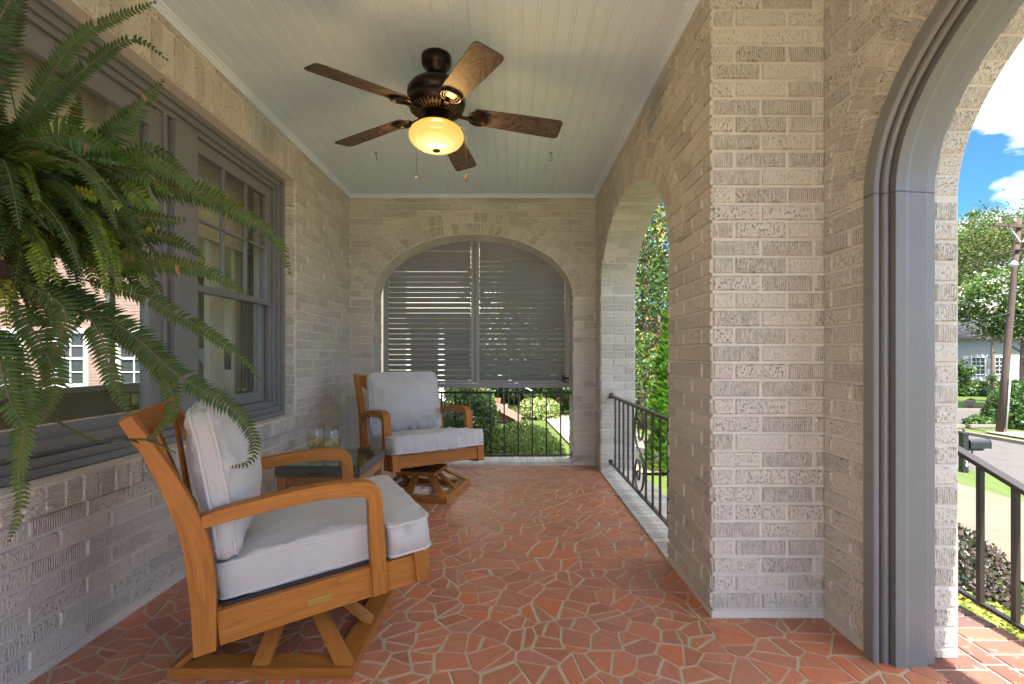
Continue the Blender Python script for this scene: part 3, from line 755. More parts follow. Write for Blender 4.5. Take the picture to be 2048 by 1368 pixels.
# ------------------------------------------------------------------ iron railings
def spiral(c,r0,r1,a0,a1,fn,n=40):
    return [fn(c[0]+(r0+(r1-r0)*i/n)*math.cos(a0+(a1-a0)*i/n),c[1]+(r0+(r1-r0)*i/n)*math.sin(a0+(a1-a0)*i/n)) for i in range(n+1)]
def railing(label,u0,u1,uc,spc,fn,z0,z1,matn,ws,posts=None):
    t=thing('iron_railing',label,'railing',fn(u0,0))
    org=Vector(fn(u0,0)); L_=lambda u,z:Vector(fn(u,z))-org
    ax=(L_(u1,0)-L_(u0,0)).normalized()
    mb=MB(); mb.bar(L_(u0,z1),L_(u1,z1),.034,.012); mb.bar(L_(u0,z1-.010),L_(u1,z1-.010),.014,.012); mb.build('top_rail',matn,t,bevel=.002)
    mb=MB(); mb.bar(L_(u0,z0),L_(u1,z0),.026,.012); mb.build('bottom_rail',matn,t,bevel=.002)
    for u in posts:
        mb=MB(); mb.bar(L_(u,z0),L_(u,z1-.008),.013,.013,ax); mb.build('baluster',matn,t)
    if uc is not None:
        h=z1-z0; mb=MB()
        def flat(pts):
            up=None
            for a,b in zip(pts,pts[1:]):
                a=Vector(a);b=Vector(b); d=(b-a)
                mb.bar(a,b,.014,.006,d.cross(ax.cross(Vector((0,0,1)))),0,(.5,.5),.001)
        e=lambda a,b:L_(uc+a,z0+b)
        w=ws
        half=[(.25,.25),(.48,.215),(.36,.155),(.02,.155),(-.16,.27),(.10,.375),(.62,.345),(.95,.22),(.85,.10),(.30,.02),(-.50,.06),(-.97,.20),(-.95,.36),(-.5,.46)]
        S_=[(a_,b_) for a_,b_ in half]+[(0,.5)]+[(-a_,1-b_) for a_,b_ in half[::-1]]
        flat(catmull([e(a_*w,b_*h) for a_,b_ in S_],7))
        mb.build('scroll',matn,t)
    for z in (z0,z1-.004):
        for u,sg in ((u0,1),(u1,-1)):
            mb=MB(); c=L_(u+.005*sg,z); a=ax*.005; mb.bar(c-a,c+a,.036,.05); mb.build('wall_bracket',matn,t,bevel=.002)
    return t
RX=.90
ys=[RX*F/(px-1023.7) for px in (1230,1238.2,1246.8,1256.2,1266.5,1305,1321)]
ys=[4.22,4.065,3.91,3.755,3.60,3.255,3.10,2.945,2.79,2.635]
railing('dark iron railing with scroll across the side arch, beside the white pier',RCy-RA,RCy+RA,3.43,.155,lambda u,z:(RX,u,z),.086,.695,'ironb',.12,ys)
xb=[(px-1023.7)/F*4.78 for px in (980.5,1008.5,1036.5,1064.6,1092.6,1121.3)]
railing('black iron railing with scroll below the louvred shutter in the end arch',BC-BA,BC+BA,(946-1023.7)/F*4.78,.139,lambda u,z:(u,4.78,z),.079,.698,'iron',.13,xb+[2*(946-1023.7)/F*4.78-x for x in xb])
# landing railing: slopes gently, on the landing edge
t=thing('stair_railing','black iron handrail on the edge of the red brick landing outside','railing',(1.925,2.12,0))
lo=Vector((1.925,2.12,0))
mb=MB(); mb.bar(Vector((1.935,2.42,.765))-lo,Vector((1.925,1.0,.262))-lo,.045,.014); mb.bar(Vector((1.935,2.42,.752))-lo,Vector((1.925,1.0,.249))-lo,.020,.014); mb.build('top_rail','iron',t,bevel=.003)
mb=MB(); mb.bar(Vector((1.93,2.42,.066))-lo,Vector((1.93,1.0,-.02))-lo,.026,.014); mb.build('bottom_rail','iron',t,bevel=.002)
for y in (2.28,2.139,1.998,1.858,1.717,1.576,1.435,1.294,1.153):
    zt=.765-(2.42-y)*.354; zb=.066-(2.42-y)*.0606
    mb=MB(); mb.bar(Vector((1.93,y,zb))-lo,Vector((1.93,y,zt-.01))-lo,.019,.019,(0,1,0)); mb.build('baluster','iron',t)
for y in (2.38,1.05):
    mb=MB(); zb=.066-(2.42-y)*.0606; mb.bar(Vector((1.925,y,-.3))-lo,Vector((1.925,y,zb-.005))-lo,.02,.02,(0,1,0)); mb.build('post','iron',t)

# ------------------------------------------------------------------ ceiling fan
FX,FY=-.390,2.510
fan=thing('ceiling_fan','dark bronze ceiling fan with five wood grain blades and a glowing amber light','ceiling fan',(FX,FY,ZC))
def z(v): return v-ZC+CH   # height above camera -> local
mb=MB(); mb.lathe([(0.02,0),(.076,0),(.078,-.010),(.076,-.040),(.068,-.056),(.054,-.064),(.051,-.080),(.042,-.094),(.030,-.101),(.012,-.101)],n=40); mb.build('canopy','bronze',fan)
mb=MB(); mb.lathe([(.014,-.10),(.014,-.16),(.022,-.165)],n=20); mb.build('downrod','bronze',fan)
mb=MB(); mb.lathe([(.018,-.125),(.06,-.128),(.10,-.137),(.132,-.155),(.147,-.178),(.150,-.196),(.147,-.212),(.139,-.217),(.140,-.226),(.150,-.234),(.148,-.252),(.135,-.274),(.112,-.290),(.075,-.300),(.05,-.302)],n=56)
mh=mb.build('motor_housing','bronze',fan)
mb=MB()
for k in range(40):                                   # cooling fins
    a=2*math.pi*k/40
    p=lambda r_,zv:(r_*math.cos(a),r_*math.sin(a),zv)
    mb.bar(p(.088,-.299),p(.136,-.2765),.0055,.006,(0,0,1),0,(.5,.5))
mb.build('vent_fin','ironb',mh)
mb=MB(); mb.lathe([(.058,-.298),(.060,-.318),(.066,-.323),(.064,-.334),(.078,-.342),(.092,-.350),(.090,-.356),(.05,-.356)],n=40); mb.build('switch_housing','bronze',fan)
g=G('amber_shade'); gx=g.sep(g.coord('Object')); zf=g.math('MULTIPLY',g.math('ADD',gx[2],.49),7.5)
dx=g.math('POWER',g.math('ADD',g.math('POWER',g.math('SUBTRACT',gx[0],.0),2.),g.math('POWER',g.math('ADD',gx[1],.03),2.)),.5)
col=g.ramp(zf,[(.0,(1.,.84,.34)),(.30,(1.,.74,.20)),(.75,(1.,.64,.12)),(1.,(.85,.34,.03))])
fall=g.ramp(dx,[(.0,1.),(.05,.72),(.10,.42),(.145,.34)])
em=g.N.new('ShaderNodeEmission'); g.L.new(col,em.inputs[0]); g.L.new(g.math('MULTIPLY',fall,.36),em.inputs[1])
gls=g.N.new('ShaderNodeBsdfGlossy'); gls.inputs[0].default_value=(.05,.05,.05,1); gls.inputs['Roughness'].default_value=.15
ad=g.N.new('ShaderNodeAddShader'); g.L.new(em.outputs[0],ad.inputs[0]); g.L.new(gls.outputs[0],ad.inputs[1])
tp_=g.N.new('ShaderNodeBsdfTransparent'); tp_.inputs[0].default_value=(1,.8,.5,1); msx=g.N.new('ShaderNodeMixShader'); msx.inputs[0].default_value=.10
g.L.new(ad.outputs[0],msx.inputs[1]); g.L.new(tp_.outputs[0],msx.inputs[2]); g.L.new(msx.outputs[0],g.N['Material Output'].inputs[0]); M['shade']=g.m
mb=MB(); mb.lathe([(.066,-.354),(.090,-.359),(.110,-.366),(.130,-.382),(.1410,-.403),(.1415,-.420),(.137,-.432),(.1345,-.436),(.1325,-.437),(.121,-.453),(.096,-.469),(.060,-.480),(.030,-.484),(.0,-.485)],n=64); mb.build('light_globe','shade',fan)
mb=MB(); mb.lathe([(.0,-.493),(.012,-.492),(.020,-.488),(.021,-.484),(.0,-.483)],n=24); mb.build('finial','ironb',fan)
lp=bpy.data.lights.new('fan_bulb','POINT'); lp.energy=12; lp.color=(1,.72,.40); lp.shadow_soft_size=.045
lpo=bpy.data.objects.new('fan_bulb',lp); S.collection.objects.link(lpo); lpo.parent=fan; lpo.location=(0,0,-.425)
def blade_mesh():
    mb=MB(); rows=[]; n=14
    pr=[(.195,.050),(.205,.058),(.30,.062),(.45,.067),(.60,.0705),(.640,.070),(.655,.064),(.662,.052)]
    vs=[];fs=[];uv=[]
    for (x,w) in pr:
        for s_,zz_ in ((-1,0),(1,0),(1,.006),(-1,.006)): vs.append((x,s_*w,zz_))
    for i in range(len(pr)-1):
        for j in range(4):
            j2=(j+1)%4; a=i*4; b=a+4; fs.append((a+j,a+j2,b+j2,b+j))
            uv.append([(vs[a+j][0],vs[a+j][1]),(vs[a+j2][0],vs[a+j2][1]),(vs[b+j2][0],vs[b+j2][1]),(vs[b+j][0],vs[b+j][1])])
    fs.append((3,2,1,0));uv.append([(0,0)]*4);b=(len(pr)-1)*4;fs.append((b,b+1,b+2,b+3));uv.append([(0,0)]*4)
    mb.idx(vs,fs,uv,(random.random(),.3),0,False); return mb
def bracket_mesh():
    mb=MB()
    mb.bar((.085,0,-.008),(.175,0,-.016),.022,.007); mb.bar((.05,0,.012),(.09,0,-.008),.026,.008)
    # open teardrop ring under the blade root
    ring=[(.165,0),(.178,.030),(.205,.048),(.235,.046),(.256,.026),(.262,0),(.256,-.026),(.235,-.046),(.205,-.048),(.178,-.030),(.165,0)]
    C=catmull([(a,b,-.007) for a,b in ring],4); mb.tube(C,.0062,8); 
    C=catmull([(.215+(a-.215)*.74,b*.74,-.006) for a,b in ring],4); mb.tube(C,.004,6)
    mb.bar((.165,0,-.0035),(.26,0,-.0035),.05,.003)
    return mb
# painted cathedral grain on the blades: nested arches as a material
g=G('blade_grain'); u=g.sep(g.coord('Object'))
xx=g.math('MULTIPLY',g.math('SUBTRACT',u[0],.62),1.); yy=g.math('MULTIPLY',u[1],5.2)
wob=g.math('MULTIPLY',g.math('SUBTRACT',g.noise(g.coord('Object',(6,16,1)),1,3),.5),.9)
d=g.math('ADD',g.math('MULTIPLY',g.math('POWER',yy,2.),2.6),g.math('ADD',g.math('MULTIPLY',xx,2.4),wob))
rg_=g.math('FRACT',g.math('MULTIPLY',d,5.5))
fine=g.noise(g.coord('Object',(8,160,1)),1,3)
cc=g.mix(g.ramp(rg_,[(.0,0.),(.45,.2),(.8,1.),(1.,0.)]),(.13,.095,.078),(.024,.017,.015)); cc=g.mix(g.math('MULTIPLY',g.ramp(fine,[(.45,0.),(.7,1.)]),.5),cc,(.05,.03,.024))
M['blade']=g.done(cc,.62,g.bump(fine,.0006,.4))
for k in range(5):
    a=R(9.6+72*k)
    bo=blade_mesh().build('blade','blade',fan,bevel=.0015); bo.location=(0,0,z(1.262)); bo.rotation_euler=(R(13),0,a)
    bo.rotation_mode='XYZ'; bo.rotation_euler=(Matrix.Rotation(a,3,'Z')@Matrix.Rotation(R(4.2),3,'Y')@Matrix.Rotation(R(-13),3,'X')).to_euler()
    br=bracket_mesh().build('blade_bracket','bronze',bo,bevel=.001)
for (px_,py0,py1,mt,crystal) in ((833.5,285,345,'brass',True),(932.5,262,348,'brass',False)):
    X_=(px_-1023.7)/F*FY-FX; z0_=CH-(py0-710.6)/F*FY-ZC; z1_=CH-(py1-710.6)/F*FY-ZC
    mb=MB(); mb.tube([(X_*.62,0,-.345),(X_*.97,0,-.372),(X_,0,-.40),(X_,0,z1_)],.0014,5)
    zz_=-.40
    while zz_>z1_:
        mb.lathe([(0,.0018),(.0019,0),(0,-.0018)],(X_,0,zz_),6); zz_-=.006
    ch=mb.build('pull_chain','ironb',fan)
    mb=MB()
    if crystal: mb.lathe([(0,.004),(.005,0),(.010,-.012),(.0075,-.022),(0,-.030)],(X_,0,z1_),8)
    else: mb.lathe([(0,.003),(.003,0),(.006,-.014),(.009,-.026),(.008,-.034),(.0,-.042)],(X_,0,z1_),14)
    mb.build('chain_pull','crys' if crystal else 'teak_d',ch)
for i,(X_,Y_) in enumerate(((-1.037,3.70),(.298,3.70))):
    mb=MB(); mb.lathe([(0,0),(.010,0),(.010,-.003),(0,-.003)],(0,0,0),12)
    mb.tube([(0,0,0),(0,0,-.022),(.004,0,-.034),(.011,0,-.044),(.010,0,-.056),(.0,0,-.062),(-.010,0,-.056)] if i else [(0,0,0),(0,0,-.022),(.005,0,-.030),(.004,0,-.046),(.012,0,-.056),(.016,0,-.050)],.0022,8)
    o=mb.build('ceiling_hook','iron'); o.location=(X_,Y_,ZC+.001)
    tag(o,('bent steel swing hook in the ceiling, nearer the house wall','steel swing hook in the ceiling, nearer the arched side wall')[i],'hook','swing hooks in the ceiling')

# ------------------------------------------------------------------ swivel lounge chairs
def rounded(pts,rads,n=5):
    o=[];k=len(pts)
    for i in range(k):
        p=Vector(pts[i]);a=(Vector(pts[i-1])-p);b=(Vector(pts[(i+1)%k])-p); r=min(rads[i],a.length*.49,b.length*.49)
        A=p+a.normalized()*r; B=p+b.normalized()*r
        for j in range(n+1):
            t=j/n; o.append(((1-t)**2)*A+2*t*(1-t)*p+t*t*B)
    return o
def resample(P,step):
    o=[];k=len(P)
    for i in range(k):
        a=P[i];b=P[(i+1)%k]; m_=max(1,round((b-a).length/step))
        for j in range(m_): o.append(a+(b-a)*(j/m_))
    return o
def cushion(mb,pm,outline,rads,T,crown,fn,seed,wr=.004,pw=.0055,tuck=0,dent=None):
    "outline in (a,b); thickness T along c; fn(a,b,c)->xyz; piping on both edges"
    O=resample(rounded([Vector(p) for p in outline],rads),.012); n=len(O)
    cx_=sum(p.x for p in O)/n; cy_=sum(p.y for p in O)/n; C=Vector((cx_,cy_))
    hw=max(abs(p.x-cx_) for p in O); hh_=max(abs(p.y-cy_) for p in O)
    def wrk(a,b,c,k):
        v=noise.noise(Vector((a*9+seed,b*9,c*9)))*.6+noise.noise(Vector((a*23,b*23+seed,c*20)))*.3
        # pulls near the edges
        e=k; v+=noise.noise(Vector((a*38+seed,b*12,seed)))*.7*e+noise.noise(Vector((a*12,b*40,seed*2)))*.5*e
        return v*wr
    rings_=[]
    K=[1.,.985,.95,.90,.84,.76,.66,.54,.40,.26,.12]
    def top(sgn):
        L_=[]
        for k in K:
            row=[]
            for p in O:
                q=C+(p-C)*k; da=(q.x-cx_)/hw; db=(q.y-cy_)/hh_
                cr=crown*(1-min(1,abs(da))**2.6)*(1-min(1,abs(db))**2.6)
                if dent: cr+=dent(q.x,q.y)*(1-k**4)
                e=k**6*(1-k**30)*3
                row.append((q,sgn*(T/2+cr)+ (wrk(q.x,q.y,sgn,min(1.4,e)) if k<1 else 0)*sgn))
            L_.append(row)
        return L_
    tops=top(1); bots=top(-1)
    mid=[]
    for c in (.5,.0,-.5):
        row=[]
        for i,p in enumerate(O):
            d=(p-C).normalized(); bul=.006*(1-abs(c)*1.2)+wrk(p.x*1.6,p.y*1.6,c,.6)*.9
            row.append((p+d*bul,c*T))
        mid.append(row)
    seq=tops[::-1]+mid+bots
    vs=[fn(q.x,q.y,c) for row in seq for q,c in row]; fs=[];uv=[]
    per=0;cum=[0]
    for i in range(n): per+=(O[(i+1)%n]-O[i]).length; cum.append(per)
    nt_=len(tops)
    for r_ in range(len(seq)-1):
        for j in range(n):
            j2=(j+1)%n; fs.append((r_*n+j,r_*n+j2,(r_+1)*n+j2,(r_+1)*n+j))
            if nt_-1<=r_<nt_+3: 
                c0=seq[r_][0][1];c1=seq[r_+1][0][1]; uv.append([(cum[j],c0),(cum[j+1],c0),(cum[j+1],c1),(cum[j],c1)])
            else: uv.append([tuple(seq[a][b][0]) for a,b in ((r_,j),(r_,j2),(r_+1,j2),(r_+1,j))])
    for row,base in ((seq[0],0),(seq[-1],(len(seq)-1)*n)):
        c=Vector(fn(C.x,C.y,row[0][1])); ci=len(vs); vs.append(c)
        for j in range(n): fs.append((base+j,base+(j+1)%n,ci)); uv.append([tuple(row[j][0]),tuple(row[(j+1)%n][0]),(C.x,C.y)])
    mb.idx(vs,fs,uv,(.5,.5),0,True)
    for c in (1,-1):
        pts=[fn(p.x+(p-C).normalized().x*.001,p.y+(p-C).normalized().y*.001,c*(T/2-.001)+noise.noise(Vector((p.x*14,p.y*14,seed+c)))*.003) for p in O]
        pts.append(pts[0]); pm.tube(pts,pw,6)
def make_chair(label,O,heading,tilt,z0,base_c,base_rot,seed):
    t=thing('swivel_armchair',label,'armchair',(base_c[0],base_c[1],0),0,'teak swivel armchairs on the porch')
    Mx=Matrix.Translation(Vector((O[0]-base_c[0],O[1]-base_c[1],z0)))@Matrix.Rotation(heading,4,'Z')@Matrix.Rotation(-tilt,4,'Y')
    def put(mb,name,mat,bevel=.003,parent=t):
        mb.v=[tuple(Mx@Vector(v)) for v in mb.v]; return mb.build(name,mat,parent,bevel=bevel)
    h=.35
    rear=[(-.066,-.005),(-.060,.09),(-.057,.20),(-.059,.32),(-.072,.42),(-.101,.54),(-.132,.64),(-.168,.722)]
    front=[(-.006,-.005),(.004,.09),(.013,.20),(.011,.32),(-.006,.41),(-.038,.51),(-.078,.61),(-.137,.738)]
    RR=[tuple(v)[:2] for v in catmull([(a,b,0) for a,b in rear],3)]; FF=[tuple(v)[:2] for v in catmull([(a,b,0) for a,b in front],3)]
    for s_ in (-1,1):
        mb=MB(); mb.ribbon(RR,FF,lambda a,b,d:(a,s_*d,b),h-.042,h); put(mb,'back_post','teak')
        # arm: bowed board bending down into the front post
        top=[(-.004,.408),(.06,.419),(.16,.4245),(.27,.427),(.38,.422),(.455,.413),(.492,.402),(.515,.384),(.527,.355),(.528,.30),(.524,.20),(.519,.10),(.516,.004)]
        bot=[(-.002,.372),(.07,.377),(.17,.380),(.27,.380),(.37,.374),(.44,.362),(.470,.354),(.479,.343),(.481,.325),(.478,.28),(.472,.19),(.467,.10),(.463,.004)]
        T_=[tuple(v)[:2] for v in catmull([(a,b,0) for a,b in top],3)]; B_=[tuple(v)[:2] for v in catmull([(a,b,0) for a,b in bot],3)]
        mb=MB(); mb.ribbon(B_,T_,lambda a,b,d:(a,s_*d,b),h-.052,h+.002); put(mb,'armrest','teak')
        mb=MB(); mb.bar((.002,s_*(h-.030),.052),(.640,s_*(h-.030),.052),.030,.105); put(mb,'side_rail','teak')
    mb=MB(); mb.bar((.648,-h+.006,.066),(.648,h-.006,.066),.030,.090); 
    for s_ in (-1,1): mb.box((.622,s_*h-.030,.002),(.674,s_*h+.030,.118)) if False else mb.box((.618,s_*(h-.025)-.027,.004),(.672,s_*(h-.025)+.027,.117))
    put(mb,'front_rail','teak')
    mb=MB(); mb.bar((.0,-h+.03,.06),(.0,h-.03,.06),.03,.10)
    put(mb,'rear_rail','teak')
    mb=MB()   # curved top rail
    n=12; rr=[];ff=[]
    for i in range(n+1):
        y_=-(h-.04)+2*(h-.04)*i/n; c=-.028*(1-(y_/(h-.04))**2); rr.append((y_,-.150+c-.011)); ff.append((y_,-.150+c+.011))
    mb.ribbon([(a,b) for a,b in rr],[(a,b) for a,b in ff],lambda a,b,d:(b+(d-.68)*-.38,a,d),.640,.722); put(mb,'top_rail','teak')
    mb=MB()
    for s_ in (-1,1): mb.bar((-.020,s_*(h-.06),.12),(-.128,-s_*(h-.06),.66),.045,.012,(1,0,.2))
    mb.bar((-.02,0,.11),(-.145,0,.66),.045,.012,(1,0,.2)); put(mb,'back_lattice','teak')
    mb=MB()
    for x_ in (.10,.28,.46): mb.bar((x_,-h+.045,.098),(x_,h-.045,.098),.05,.004)
    for y_ in (-.2,0,.2): mb.bar((.02,y_,.1035),(.63,y_,.1035),.05,.004)
    mb.bar((.01,-h+.055,.108),(.63,-h+.055,.108),.018,.012); mb.bar((.01,h-.055,.108),(.63,h-.055,.108),.018,.012)
    put(mb,'seat_webbing','black',0)
    if seed==1:
        mb=MB(); mb.bar((.255,-h+.0135,.045),(.335,-h+.0135,.045),.003,.020); put(mb,'brass_plate','brass',.001)
    # seat cushion: narrower between the arms, wider in front of them
    sc=MB(); sp=MB()
    ol=[(.010,-.292),(.468,-.292),(.530,-.296),(.540,-.352),(.688,-.352),(.688,.352),(.540,.352),(.530,.296),(.468,.292),(.010,.292)]
    cushion(sc,sp,ol,[.03,.02,.018,.02,.045,.045,.02,.018,.02,.03],.108,.030,lambda a,b,c:(a,b,.176+c),3.1*seed,.011,dent=lambda a,b:-.006*math.exp(-((a-.3)**2+b*b)/.03))
    sco=put(sc,'seat_cushion','fabric',0); put(sp,'piping','pipe',0,sco)
    bc=MB(); bp=MB(); th=R(1.5)
    def bf(a,b,c):   # a across, b up the back, c forward
        c=c+.030*math.sin(math.pi*min(1,max(0,b/.47)))*(1 if c>.03 else .25)*(1-(a/.31)**4 if abs(a)<.31 else 0); x_=.046+c*math.cos(th)-b*math.sin(th)*.95; z_=.243+b*math.cos(th)+c*math.sin(th)*.6
        x_+= -.02*(b/.47)**3
        return (x_,a,z_)
    cushion(bc,bp,[(-.298,.0),(.298,.0),(.288,.478),(-.288,.478)],[.05,.05,.06,.06],.052,.070,bf,7.7*seed+2,.018)
    bco=put(bc,'back_cushion','fabric',0); put(bp,'piping','pipe',0,bco)
    # swivel hardware and base
    p=Mx@Vector((.22,0,.0)); pz=p.z
    mb=MB(); mb.lathe([(.0,.183),(.075,.183),(.075,.190),(.03,.192),(.03,pz+.02),(.11,pz+.03),(.11,pz+.04),(0,pz+.04)],(0,0,0),24); mb.build('swivel_bearing','black',t)
    Br=Matrix.Rotation(base_rot,4,'Z')
    def pb(mb,name,mat='teak'): mb.v=[tuple(Br@Vector(v)) for v in mb.v]; return mb.build(name,mat,t,bevel=.003)
    s2=.302
    bw=.078
    mb=MB()
    for k in range(4):
        a=Matrix.Rotation(k*math.pi/2,3,'Z')
        poly=[(-s2,-s2),(s2,-s2),(s2-bw,-s2+bw),(-s2+bw,-s2+bw)]
        mb.prism(poly,lambda x_,y_,d:tuple(a@Vector((x_,y_,d))),.0,.036,0,None,lambda x_,y_:(x_,y_))
    pb(mb,'base_frame')
    for k in range(4):
        a=Matrix.Rotation(k*math.pi/2,3,'Z')
        mb=MB(); mb.prism([(s2-.001-.058,.035),(s2-.004,.035),(.138,.152),(.090,.152)],lambda x_,d,y_:tuple(a@Vector((x_,-s2+.014+y_+(d-.035)*1.28,d))),.0,.026,0,None,lambda x_,y_:(y_*1.5,x_)); pb(mb,'base_leg')
        mb=MB(); mb.prism([(-.035,.035),(.020,.035),(.022,.152),(-.028,.152)],lambda x_,d,y_:tuple(a@Vector((x_,-s2+.014+y_+(d-.035)*1.28,d))),.0,.026,0,None,lambda x_,y_:(y_*1.5,x_)); pb(mb,'base_leg')
    mb=MB(); mb.box((-.155,-.155,.152),(.155,.155,.183)); pb(mb,'top_plate')
    return t
make_chair('teak swivel armchair with grey cushions under the hanging fern, brass plate on its rail',(-1.048,1.782),R(27),R(6),.17,(-.825,1.887),0,1)
make_chair('teak swivel armchair with grey cushions in the far corner before the louvred shutter',(-.866,3.955),R(-56),R(7),.197,(-.70,3.80),R(-11),2)

# ------------------------------------------------------------------ side table and glasses
tx0,tx1,ty0,ty1=-1.302,-.830,2.66,3.18
tb=thing('side_table','square teak side table with woven wicker rim and glass top between the armchairs','side table',((tx0+tx1)/2,(ty0+ty1)/2,0))
hx=(tx1-tx0)/2; hy=(ty1-ty0)/2
mb=MB()
def wick(lo,hi): mb.box(lo,hi,0,(.5,.5))
wick((-hx,-hy,.392),(hx,-hy+.045,.447)); wick((-hx,hy-.045,.392),(hx,hy,.447)); wick((-hx,-hy+.045,.392),(-hx+.045,hy-.045,.447)); wick((hx-.045,-hy+.045,.392),(hx,hy-.045,.447))
wick((-hx+.045,-hy+.045,.425),(hx-.045,hy-.045,.432))
mb.build('wicker_rim','wicker',tb,bevel=.006)
mb=MB(); mb.box((-.055,-hy-.003,.404),(.03,-hy,.415)); mb.build('name_plate','ironb',tb)
mb=MB(); mb.box((-hx-.002,-hy-.004,.449),(hx+.002,hy+.002,.455)); tg=mb.build('glass_top','tglass',tb)
mb=MB(); mb.box((-hx-.002,-hy-.0065,.4495),(hx+.002,-hy-.0045,.4545)); mb.build('glass_edge','gedge',tg)
mb=MB()
for a,b in (((-hx+.055,-hy+.012,.335),(hx-.055,-hy+.034,.391)),((-hx+.055,hy-.034,.335),(hx-.055,hy-.012,.391)),((-hx+.012,-hy+.055,.335),(-hx+.034,hy-.055,.391)),((hx-.034,-hy+.055,.335),(hx-.012,hy-.055,.391))): mb.box(a,b)
mb.build('apron','teak_d',tb,bevel=.003)
for sx_ in (-1,1):
    for sy_ in (-1,1):
        mb=MB(); a,b=sx_*(hx-.032),sy_*(hy-.032); mb.box((a-.024,b-.024,0),(a+.024,b+.024,.391)); mb.build('leg','teak_d',tb,bevel=.003)
g=G('wine_glass'); 
M['wglass']=m_glass('goblet_glass',(.99,.99,.985),1.5)
g=G('white_wine'); M['wine']=m_glass('wine_liquid',(.97,.92,.70),.6)
for (gx_,gy_,lb) in ((-1.128,3.03,'stemless glass of white wine on the side table, nearer the porch floor'),(-1.245,3.09,'stemless glass of white wine on the side table, nearer the wall')):
    t=thing('wine_glass',lb,'glass',(gx_,gy_,.455),0,'glasses of wine on the side table')
    mb=MB(); mb.lathe([(0,.0),(.022,0),(.030,.003),(.044,.018),(.053,.042),(.0545,.070),(.051,.100),(.046,.135),(.044,.152),(.0428,.152),(.0447,.135),(.0495,.100),(.0530,.070),(.0515,.043),(.0425,.020),(.030,.008),(0,.007)],n=48); mb.build('bowl','wglass',t)
    mb=MB(); mb.lathe([(0,.0075),(.029,.0085),(.0418,.0205),(.0508,.0432),(.0523,.068),(.0515,.082),(0,.082)],n=48); mb.build('wine','wine',t)

# ------------------------------------------------------------------ hanging fern
FC=Vector((-1.13,1.05,1.33))
fern=thing('hanging_fern','large hanging boston fern with long arching fronds in front of the window','plant',FC)
fl=MB(); st=MB()
def frond(P,w,bright,n=None,side_hint=None,seed=0,lw=.0078,curl=.25,bare=.08,face=0):
    C=catmull(P,12); cum=[0]
    for a,b in zip(C,C[1:]): cum.append(cum[-1]+(b-a).length)
    tot=cum[-1]; stp=.0086; s_=tot*bare; j=0; rr=random.Random(seed)
    st.tube([p-FC for p in C[::3]]+[C[-1]-FC],[.0022*(1-.75*i/len(C[::3])) for i in range(len(C[::3])+1)],4)
    k=0; hint=Vector(side_hint) if side_hint else None
    while s_<tot*.995:
        while j<len(cum)-2 and cum[j+1]<s_: j+=1
        p=C[j].lerp(C[j+1],(s_-cum[j])/max(1e-6,cum[j+1]-cum[j])); d=(C[j+1]-C[j]).normalized()
        t=s_/tot
        ln=w*min(1,(t/.22)**.6)*(1-max(0,t-.35)/.65)**.62+.002
        if hint is not None: sd=(hint-d*hint.dot(d)).normalized()
        elif face:
            sd=d.cross((p-Vector((0,0,CH))).normalized())*face+d.cross(Vector((0,0,1)))*(1-face)*(1 if d.cross(Vector((0,0,1))).dot(d.cross((p-Vector((0,0,CH))).normalized()))>0 else -1)
            sd=(sd-d*sd.dot(d)).normalized()
        else:
            sd=d.cross(Vector((0,0,1)))
            if sd.length<.25: sd=sd+Vector((.6,-.5,0))
            sd=(sd-d*sd.dot(d)).normalized()
        up=sd.cross(d).normalized()
        if up.z<0 and hint is None: up=-up
        for sg in (-1,1):
            if rr.random()<.035: continue
            l=ln*rr.uniform(.86,1.08); dirn=(sd*sg+d*(.18+.35*t)+up*rr.uniform(-.22,.14)).normalized()
            ww=lw*min(1,l/w+.35); q=d*ww
            droop=up*(-curl*l*rr.uniform(.5,1.3))
            b0=p-q*.45; b1=p+q*.55
            m0=p+dirn*l*.5-q*.62+droop*.22; m1=p+dirn*l*.5+q*.50+droop*.30
            tip=p+dirn*l+droop+d*l*.10
            mid=p+dirn*l*.5+droop*.2+up*.0012
            br=min(1,max(0,bright[0]+rr.uniform(-.12,.12)+(bright[2]*t if len(bright)>2 else 0)))
            br_=rr.random()-(.002+(.12 if t>.95 else 0)); r=(br,bright[1]+ (rr.uniform(-.03,.03)))
            b=len(fl.v); fl.v.extend([tuple(v_-FC) for v_ in (b0,m0,tip,m1,b1,mid,p)])
            for f_ in ((6,0,1,5),(5,1,2),(6,5,3,4),(5,2,3)):
                fl.f.append(tuple(b+i for i in f_)); fl.uv.append([(0,0)]*len(f_)); fl.rn.append(r); fl.mi.append(1 if br_<0 else 0); fl.sm.append(False)
        s_+=stp*rr.uniform(.9,1.1); k+=1
def K(*pp): return [at(x_,y_,d_) for x_,y_,d_ in pp]
o=FC
